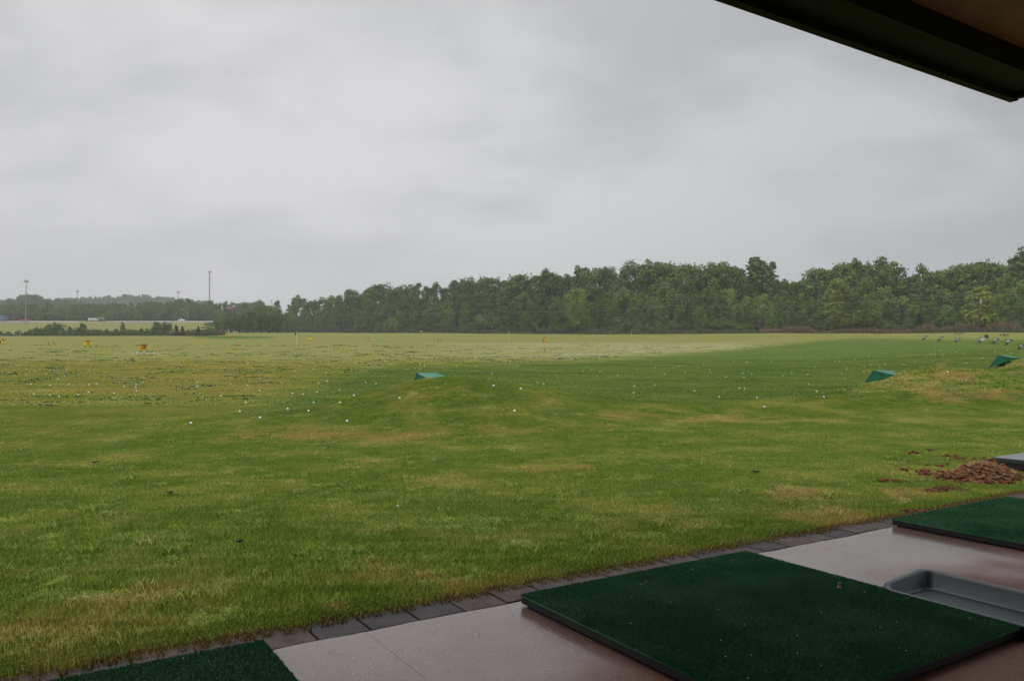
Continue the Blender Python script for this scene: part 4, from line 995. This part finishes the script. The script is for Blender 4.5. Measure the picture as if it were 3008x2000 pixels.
# ---------------------------------------------------------------- utility poles and wires
M_pole = mat('pole_wood', (.115, .062, .042), .9, var=.3)
M_ceram = mat('insulator', (.45, .45, .46), .4)
M_wire = mat('wire', (.22, .23, .22), .5, metal=.2)
PY = [430, 337, 286, 232, 183]
tops = []
PL = ['far utility pole at the left tip of the wood', 'utility pole in front of the wood, second from the left', 'reddish utility pole near the blue flag, in the middle of the picture', 'tall reddish utility pole right of the middle, fourth from the left', 'nearest utility pole, at right, carrying a grey transformer']
for i, ((px, pt, pb), Y) in enumerate(zip(POLES, PY)):
    p = at(px, pb, Y); z = float(zf(p[0], Y)); tp = at(px+(2 if i else 0), pt, Y); H = tp[2]-z
    t = thing('utility_pole', (p[0], Y, z), PL[i], 'utility pole', 'utility poles along the edge of the wood')
    mb = MB(); mb.tube((0, 0, -.2), (tp[0]-p[0], 0, H), .19, .13, k=10); mb.build('pole', M_pole, t)
    mb = MB(); mb.tube((tp[0]-p[0], 0, H), (tp[0]-p[0], 0, H+.28), .06, .04, k=8); mb.build('insulator', M_ceram, t)
    if i == 4:
        mb = MB(); mb.tube((.62, 0, H-2.1), (.62, 0, H-1.1), .28, k=14); mb.tube((.62, 0, H-1.1), (.62, 0, H-1.02), .28, .2, k=14); mb.tube((.5, 0, H-1.02), (.5, 0, H-.8), .05, k=6); mb.build('transformer', mat('grey_enamel', (.38, .39, .41), .45), t)
        mb = MB(); mb.box((0, 0, H-.75), (.9, .08, .08)); mb.build('bracket', M_ceram, t)
        mb = MB(); mb.tube((.0, -.03, -.2), (0, -.03, .05), .5, .22, k=10); mb.build('soil_collar', M_soil, t)
    tops.append((tp[0], Y, z+H+.26, z+H-.9 if i < 4 else z+H-2.6))
tops.append((tops[4][0]+34, 150, tops[4][2]-1.9, tops[4][3]-1.2))
tops.insert(0, (at(560, 940, 560)[0], 560, tops[0][2]+5.5, tops[0][3]+5))
def wire(a, b_, sag, label, r=.022):
    mb = MB(); k = 28; pv = None
    for i in range(k+1):
        q = i/k; p = Vector(a).lerp(Vector(b_), q); p.z -= sag*4*q*(1-q)
        if pv is not None: mb.tube(pv, p, r, k=4, caps=False)
        pv = p
    return tag(mb.build('power_line', M_wire), label, 'wire', 'power lines strung between the utility poles')
SEG = ['left of the first utility pole', 'between the first and second utility poles', 'between the second pole and the middle pole', 'between the middle pole and the fourth pole', 'between the fourth pole and the transformer pole', 'right of the transformer pole']
for i in range(len(tops)-1):
    a, b_ = tops[i], tops[i+1]; L = math.dist(a[:2], b_[:2])
    wire((a[0], a[1], a[2]), (b_[0], b_[1], b_[2]), L*.0145, 'upper sagging wire '+SEG[i], .026 if i > 2 else .036)
    if i >= 4: wire((a[0], a[1], a[3]), (b_[0], b_[1], b_[3]), L*.012, 'lower thin wire '+SEG[i], .02)

# ---------------------------------------------------------------- picnic tables, bin, path, marker
M_pt = mat('weathered_boards', (.095, .088, .085), .8, var=.3); M_ptf = mat('rusty_frame', (.055, .03, .022), .8)
PTL = ['leftmost picnic table, standing alone in front of the dry grass', 'middle picnic table, just behind the pale path', 'right picnic table, between the dark bin and the picture edge']
for (px, pb, yaw), lab in zip([(2580, 982.5, 8), (2816, 984.5, 4), (2950, 989, 18)], PTL):
    p = hit(px, pb, 60, 182); s = p[1]/F; k = (20.5*s)/1.9*1.08
    t = thing('picnic_table', p, lab, 'picnic table', 'picnic tables beyond the far lamp boxes', rz=R(yaw)); t.scale = (k, k, k)
    mb = MB(); [mb.box((0, -.32+.16*i, .74), (1.85, .145, .04)) for i in range(5)]; mb.build('table_top', M_pt, t)
    for q in (-1, 1):
        mb = MB(); [mb.box((0, q*(.68+.07*j*2), .45), (1.85, .13, .04)) for j in (0, 1)]; mb.build('bench_seat', M_pt, t)
    for q in (-1, 1):
        mb = MB(); mb.tube((q*.62, -.62, 0), (q*.62, -.22, .72), .045, k=6); mb.tube((q*.62, .62, 0), (q*.62, .22, .72), .045, k=6); mb.box((q*.62, 0, .40), (.06, 1.62, .08)); mb.build('leg_frame', M_ptf, t)
p = hit(2898, 993); s = p[1]/F
t = thing('litter_bin', p, 'dark grey square litter bin behind the white sided lamp box', 'bin')
mb = MB(); mb.box((0, 0, 4.5*s), (7.5*s, 7.5*s, 9*s), taper=.94); mb.build('body', mat('bin_grey', (.045, .045, .055), .6), t)
mb = MB(); mb.box((0, 0, 9.3*s), (8.2*s, 8.2*s, .8*s)); mb.build('lid', M_lampm, t, bevel=.02)
p = hit(2468, 973.5, 100, 400); s = p[1]/F
t = thing('marker_post', p, 'small white marker on a thin stake before the spreading tree', 'marker')
mb = MB(); mb.tube((0, 0, 0), (0, 0, 1.0*s), .04, k=6); mb.build('stake', M_wood, t)
mb = MB(); mb.box((0, 0, 2.2*s), (2.4*s, .06, 3*s)); mb.build('plate', M_wht, t, bevel=.02)
def strip(name, pts, w0, m, lift=.06):
    mb = MB(); V = []
    for i, (a, b_) in enumerate(pts):
        p = hit(a, b_); q = p.copy(); q[1] += w0; V += [(p[0], p[1], float(zf(p[0], p[1]))+lift), (q[0]*1.0, q[1], float(zf(q[0], q[1]))+lift)]
    mb.add(V, [(2*i, 2*i+2, 2*i+3, 2*i+1) for i in range(len(pts)-1)]); return tag(mb.build(name, m), kind='structure')
M_path = mat('pale_path', (.42, .38, .30), .9, var=.15)
strip('path', [(2735, 985), (2765, 985.3), (2795, 985.8), (2820, 986.6), (2850, 987.6), (2878, 988.8), (2905, 990.2)], 4, M_path)
strip('path_patch', [(2604, 982.5), (2612, 982.6), (2622, 982.8)], 4, M_path)

# ---------------------------------------------------------------- highway, vehicles, masts
M_road = mat('highway_concrete', (.33, .325, .31), .5, spec=.5, var=.08)
ts = np.linspace(-1.5, -.30, 60)
mb = MB(); V = []
for t_ in ts:
    for y in (452, 460, 468, 476): x = t_*y; V.append((x, y, float(zleft(y))+.10))
fcs = [(4*i+j, 4*(i+1)+j, 4*(i+1)+j+1, 4*i+j+1) for i in range(len(ts)-1) for j in range(3)]
mb.add(V, fcs)
tag(mb.build('highway', M_road), kind='structure')
def roadpt(px, y=466): return (px-CX)/F*y, y, float(zleft(y))+.11
M_tyre = mat('tyre', (.02, .02, .02), .8); M_glassd = mat('car_glass', (.02, .025, .03), .1, spec=.6)
M_head = mat('headlamp_on', (.9, .88, .8), .3, emit=(1, .92, .85), estr=2.2); M_tail = mat('tail_lamp_on', (.5, .03, .02), .3, emit=(1, .25, .15), estr=1.4)
def vehicle(name, px, L, H, col, label, cat, prof, cab, face=1, y=466, yaw=0, lights=None, cabcol=None):
    x, y_, z = roadpt(px, y); t = thing(name, (x, y_, z), label, cat, rz=R(yaw)+(0 if face > 0 else math.pi))
    wd = 1.85; m = mat(name+'_paint', col, .3, spec=.5)
    mb = MB(); mb.prism([(a*L, -wd/2, b_*H) for a, b_ in prof], (0, wd, 0)); mb.build('body', m, t, bevel=.06)
    mb = MB(); mb.prism([(a*L, -wd/2+.12, b_*H) for a, b_ in cab], (0, wd-.24, 0)); mb.build('cabin', mat(name+'_roof', cabcol or col, .3), t, bevel=.05)
    cx_ = [a for a, b_ in cab]; bz = [b_ for a, b_ in cab]; a0, a1, z0, z1 = min(cx_), max(cx_), min(bz), max(bz)
    mb = MB(); mb.prism([((a0+.05)*L, -wd/2+.095, (z0+.10*(z1-z0))*H), ((a0+.09)*L, -wd/2+.095, (z0+.8*(z1-z0))*H), ((a1-.11)*L, -wd/2+.095, (z0+.8*(z1-z0))*H), ((a1-.05)*L, -wd/2+.095, (z0+.10*(z1-z0))*H)], (0, wd-.19, 0)); mb.build('side_window', M_glassd, t)
    for a in (-.31, .31):
        for s_ in (-1, 1):
            mb = MB(); mb.tube((a*L, s_*(wd/2-.02), .34), (a*L, s_*(wd/2-.24), .34), .34, k=14); mb.build('wheel', M_tyre, t)
    for s_ in (-1, 1):
        mb = MB(); mb.box((.497*L, s_*.62, .46*H), (.08, .34, .2)); mb.build('headlight', M_head if lights == 'head' else M_wht, t)
        mb = MB(); mb.box((-.497*L, s_*.7, .46*H), (.08, .2, .2)); mb.build('tail_light', M_tail, t)
    return t
sedan = [(-.5, .17), (-.5, .55), (-.36, .62), (.2, .62), (.46, .52), (.5, .4), (.5, .17)]; sed_cab = [(-.38, .6), (-.25, 1.), (.05, 1.), (.24, .6)]
pick = [(-.5, .25), (-.5, .62), (.18, .62), (.48, .58), (.5, .45), (.5, .25)]; pick_cab = [(-.1, .6), (-.06, 1.), (.1, 1.), (.24, .6)]
suvp = [(-.5, .2), (-.5, .62), (.2, .62), (.48, .55), (.5, .42), (.5, .2)]; suv_cab = [(-.49, .6), (-.46, 1.), (.1, 1.), (.26, .6)]
vehicle('pickup_truck', 71.5, 5.7, 1.75, (.30, .015, .015), 'dark red pickup truck with bright headlights, on the highway at far left', 'pickup', pick, pick_cab, face=-1, yaw=14, lights='head')
vehicle('car', 532.5, 4.3, 1.5, (.72, .73, .74), 'white car on the highway with a glowing tail light, near the small mast', 'car', sedan, sed_cab, face=1, yaw=-20)
vehicle('sport_utility_car', 291, 4.4, 1.95, (.50, .53, .50), 'boxy car with a white roof between the white trailer and the dark car', 'car', suvp, suv_cab, face=-1, y=470, cabcol=(.75, .76, .74))
vehicle('dark_car', 300, 4.2, 1.5, (.03, .045, .055), 'dark car overlapping the white roofed car on the highway', 'car', sedan, sed_cab, face=1, y=461)
x, y, z = roadpt(271.5); t = thing('box_trailer', (x, y, z), 'long white box trailer parked on the highway', 'trailer')
mb = MB(); mb.box((0, 0, 1.15), (4.6, 2.0, 1.6)); mb.build('box', mat('trailer_white', (.62, .63, .60), .5, var=.08), t, bevel=.03)
mb = MB(); mb.box((-.35, -1.004, 1.1), (.7, .01, .5)); mb.build('decal', mat('red_mark', (.5, .2, .18), .6), t)
for a in (-.6, .6): mb = MB(); mb.tube((a, -1.0, .34), (a, -.8, .34), .33, k=12); mb.build('wheel', M_tyre, t)
x, y, z = roadpt(-12); t = thing('lorry', (x, y, z), 'blue box lorry cut off by the left picture edge', 'lorry')
mb = MB(); mb.box((0, 0, 2.1), (15, 2.5, 2.6)); mb.build('box', mat('lorry_blue', (.035, .11, .17), .5, var=.2), t, bevel=.04)
mb = MB(); mb.box((-1.3, -1.256, 2.55), (11.6, .012, 1.3)); mb.build('pale_panel', mat('pale_blue', (.17, .23, .32), .5, var=.3, varscale=1.5), t)
mb = MB(); mb.box((0, -1.256, 1.35), (13.6, .012, .28)); mb.build('stripe', mat('stripe_grey', (.35, .37, .36), .5), t)
mb = MB(); mb.box((7.56, 0, 2.0), (.12, 2.5, 2.4)); mb.build('rear_door', mat('maroon', (.10, .03, .045), .5), t)
mb = MB(); mb.box((-1.5, -1.1, .55), (11, .1, .55)); mb.build('side_skirt', mat('skirt_red', (.28, .07, .05), .6), t)
for a in (5.2, 6.4): mb = MB(); mb.tube((a, -1.24, .5), (a, -.9, .5), .5, k=14); mb.build('wheel', M_tyre, t)
# high lighting masts
M_steel = mat('galvanised', (.30, .30, .31), .5, metal=.4)
def mast(px, pt, Y, label, r=.22, k=1.):
    p = at(px, pt, Y); z = float(zf(p[0], Y)); H = p[2]-z
    t = thing('light_mast', (p[0], Y, z), label, 'light mast', 'tall highway light masts')
    mb = MB(); mb.tube((0, 0, -.5), (0, 0, H-1.4*k), r*1.25, r*.7, k=10); mb.build('pole', M_steel, t)
    mb = MB()
    for i in range(16):
        a0, a1 = 2*math.pi*i/16, 2*math.pi*(i+1)/16
        mb.tube((.95*k*math.cos(a0), .95*k*math.sin(a0), H-1.3*k), (.95*k*math.cos(a1), .95*k*math.sin(a1), H-1.3*k), .06*k, k=5, caps=False)
    for i in range(4):
        a0 = i*math.pi/2; mb.tube((0, 0, H-1.4*k), (.95*k*math.cos(a0), .95*k*math.sin(a0), H-1.3*k), .05*k, k=5)
        mb.tube((.7*k*math.cos(a0), .7*k*math.sin(a0), H-1.3*k), (.35*k*math.cos(a0), .35*k*math.sin(a0), H-.05), .05*k, k=5)
    mb.build('ring_frame', M_steel, t)
    for i in range(6):
        a0 = i*math.pi/3+.3; mb = MB(); mb.tube((k*math.cos(a0), k*math.sin(a0), H-1.75*k), (k*math.cos(a0), k*math.sin(a0), H-1.25*k), .36*k, .14*k, k=8); mb.build('luminaire', M_lampm, t)
mast(77, 819, 430, 'tallest light mast on the near side of the highway, above the red pickup', .24, 1.0)
mast(228, 851, 650, 'light mast beyond the highway between the pickup and the trailer', .25, 1.05)
mast(524, 853, 640, 'light mast beside the white car', .25, 1.05)
mast(797, 879, 760, 'faint light mast just left of the wood', .22, .9)
p = roadpt(550, 482); t = thing('thin_pole', p, 'thin pale pole beside the highway, right of the white car', 'pole')
mb = MB(); mb.tube((0, 0, 0), (0, 0, 8.3), .14, .10, k=8); mb.build('shaft', M_steel, t)
mb = MB(); mb.tube((0, 0, 8.2), (1.2, 0, 8.5), .06, k=6); mb.build('arm', M_steel, t)
# cell tower
p = at(616, 794, 900); z = float(zf(p[0], 900)); H = p[2]-z
t = thing('cell_tower', (p[0], 900, z), 'tall grey antenna tower rising above the trees', 'antenna tower')
mb = MB(); mb.tube((0, 0, -1), (0, 0, H-1), .95, .48, k=12); mb.build('pole', mat('tower_grey', (.22, .23, .24), .5), t)
for hz, rr_, nn in ((H-2, 2.0, 9), (H-10.3, 1.6, 3)):
    mb = MB()
    for i in range(3):
        a0 = i*2.094+.4; a1 = (i+1)*2.094+.4; mb.tube((rr_*math.cos(a0), rr_*math.sin(a0), hz), (rr_*math.cos(a1), rr_*math.sin(a1), hz), .14, k=5); mb.tube((0, 0, hz), (rr_*math.cos(a0), rr_*math.sin(a0), hz), .12, k=5)
    fr_ = mb.build('antenna_frame', M_steel, t)
    for i in range(nn):
        a0 = i*2*math.pi/nn+.4; mb = MB(); mb.box((rr_*1.05*math.cos(a0), rr_*1.05*math.sin(a0), hz), (.4, .25, 2.2 if nn == 9 else 1.4), a0+math.pi/2); mb.build('antenna', M_steel, t)
# billboard
x0 = at(677.5, 907.5, 484); zg = float(zf(x0[0], 484)); s = 484/F
t = thing('billboard', (x0[0], 484, zg), 'red billboard with small white marks among the trees beyond the highway', 'billboard')
b0 = x0[2]-zg
mb = MB(); mb.box((0, 0, b0+2.6*s), (28*s, .3, 5.4*s)); mb.build('red_panel', mat('billboard_red', (.30, .06, .045), .6, var=.2), t)
mb = MB(); mb.box((8.5*s, 0, b0+8*s), (10*s, .3, 4*s)); mb.build('pale_panel', mat('billboard_pale', (.32, .38, .36), .6), t)
mb = MB()
for a, b_, w_, h_ in ((-11, 4.2, 1.4, 1.6), (-7, 4, 1.5, 2), (-2.6, 4, 1.5, 2.2), (-.6, 1.6, 3, .9), (1.5, 4.2, 1.6, 2.2)): mb.box((a*s, -.16, b0+b_*s), (w_*s, .02, h_*s))
mb.build('lettering', M_wht, t)
for a in (-9, 0, 9): mb = MB(); mb.tube((a*s, .2, 0), (a*s, .2, b0+4*s), .15, k=6); mb.build('post', M_wood, t)

# ---------------------------------------------------------------- the shelter over the tees
M_fas = mat('dark_fascia', (.006, .006, .006), .7); M_sof = mat('brown_soffit', (.36, .26, .12), .85, var=.12, varscale=6); M_wall = mat('shelter_wall', (.10, .08, .06), .9)
EZ = 2.8; EN = -1.07; EU = 5.25; DEEP = -7.4; LEN = -16
c = W(0, 0); t = thing('tee_shelter', (c[0], c[1], 0), 'dark roof overhang with a brown underside, at the upper right corner', 'shelter', rz=ANG)
def lbox(name, m, u0, u1, n0, n1, z0, z1, bev=0):
    mb = MB(); mb.box(((u0+u1)/2, (n0+n1)/2, (z0+z1)/2), (u1-u0, n1-n0, z1-z0)); return mb.build(name, m, t, bevel=bev)
lbox('front_fascia', M_fas, LEN, 1.9, EN-.045, EN, EZ, EZ+.30); 
lbox('front_fascia', M_fas, 1.902, EU, EN-.045, EN+.004, EZ-.008, EZ+.30)
lbox('end_fascia', M_fas, EU-.045, EU, DEEP, EN-.047, EZ, EZ+.30)
lbox('front_beam', M_fas, LEN, EU-.30, EN-.28, EN-.15, EZ+.012, EZ+.2)
lbox('trim_board', M_fas, LEN, EU-.047, EN-.148, EN-.047, EZ+.03, EZ+.05)
lbox('end_trim', M_fas, EU-.29, EU-.047, DEEP, EN-.15, EZ+.03, EZ+.05)
lbox('soffit', M_sof, LEN, EU-.05, DEEP, EN-.05, EZ+.14, EZ+.16)
lbox('roof_deck', M_fas, LEN, EU+.03, DEEP, EN+.03, EZ+.302, EZ+.36)
lbox('back_wall', M_wall, LEN, EU-.05, DEEP, DEEP+.15, 0, EZ+.13)
lbox('side_wall', M_wall, LEN, LEN+.15, DEEP+.152, -3, 0, EZ+.13)
for u in (-11.5, -6, EU-.2): lbox('post', M_fas, u-.07, u+.07, -5.2, -5.06, 0, EZ+.135)

# a few leaves and scraps on the lawn
M_dl = mat('weed_leaf', (.02, .055, .02), .6); M_br = mat('brown_leaf', (.09, .035, .02), .8); M_pl = mat('pale_scrap', (.45, .5, .42), .7)
for (a, b_, m, s, lab, nm) in [(280, 1364, M_dl, .05, 'dark green weed tuft on the left part of the lawn', 'weed'), (500, 1455, M_dl, .04, 'dark green weed in the lawn left of the middle', 'weed'), (703, 1602, M_dl, .03, 'dark rounded weed on the lawn above the left mat', 'weed'), (2217, 1392, M_dl, .06, 'dark green weed with broad leaves on the right of the lawn', 'weed'),
                              (1172, 1498, M_pl, .035, 'pale scrap lying on the lawn left of the middle', 'scrap'), (2210, 1283, M_br, .04, 'brown leaf on the lawn right of the ridge ball', 'leaf'), (1777, 1248, M_br, .035, 'brown leaf near the middle of the lawn ridge', 'leaf'), (1515, 1286, M_br, .03, 'brown leaf on the lawn below the middle mound', 'leaf'),
                              (1513, 1212, M_pl, .022, 'pale scrap on the foot of the middle mound', 'scrap'), (1673, 1290, M_pl, .022, 'pale scrap on the lawn right of the brown leaf', 'scrap'), (2268, 1437, M_br, .035, 'curled brown leaf on the dry patch of lawn', 'leaf'), (2709, 1418, M_pl, .03, 'white scrap among the soil crumbs', 'scrap'), (2652, 1367, M_pl, .03, 'pale green scrap left of the soil heap', 'scrap')]:
    p = hit(a, b_); mb = MB()
    n = 9 if m is M_dl else 3
    for i in range(n):
        an = i*2.4; d = Vector((math.cos(an), math.sin(an), 0)); q = d.cross(Vector((0, 0, 1)))
        r0 = s*random.uniform(.7, 1.2)
        mb.add([(0, 0, .012), tuple(d*r0*.5+q*r0*.28+Vector((0, 0, .03))), tuple(d*r0+Vector((0, 0, .026+random.random()*.01))), tuple(d*r0*.5-q*r0*.28+Vector((0, 0, .028)))], [(0, 1, 2, 3)])
    o = mb.build(nm, m); o.location = (p[0], p[1], p[2]+.004); tag(o, lab, nm)

nc = 420; u_ = rng.uniform(-1.5, 7.5, nc); n_ = -.02-abs(rng.normal(0, .42, nc)); L_ = rng.uniform(.008, .028, nc); a_ = rng.random(nc)*6.28
Xc = P0[0]+u_*UU[0]+n_*NN[0]; Yc = P0[1]+u_*UU[1]+n_*NN[1]; z_ = np.full(nc, .004)
Vc = np.stack([np.stack([Xc, Yc, z_], -1), np.stack([Xc+.003, Yc+.001, z_], -1), np.stack([Xc+np.cos(a_)*L_, Yc+np.sin(a_)*L_, z_+.004], -1)], 1).reshape(-1, 3)
tag(link(bpy.data.objects.new('grass_clippings', npmesh('grass_clippings', Vc, np.arange(3*nc).reshape(-1, 3), mat('clipping', (.09, .10, .03), .8)))), 'bits of cut grass lying on the concrete and pavers', 'grass clippings', kind='stuff')
# ---------------------------------------------------------------- haze
HAZE = 0.00036
if HAZE:
    m = bpy.data.materials.new('haze'); m.use_nodes = True; nt = m.node_tree; nt.nodes.clear()
    pv = N(nt, 'ShaderNodeVolumePrincipled'); pv.inputs['Density'].default_value = HAZE; pv.inputs['Color'].default_value = (.96, .975, .99, 1); pv.inputs['Anisotropy'].default_value = 0.
    out = N(nt, 'ShaderNodeOutputMaterial'); nt.links.new(pv.outputs[0], out.inputs['Volume'])
    mb = MB(); mb.box((0, 0, 55.5), (3960, 3960, 115)); mb.build('haze', m)
    tag(bpy.data.objects['haze'], 'thin grey rain haze over the whole range and the far woods', 'haze', kind='stuff')
print('top objects', sum(1 for o in C.objects if not o.parent), 'all', len(C.objects))
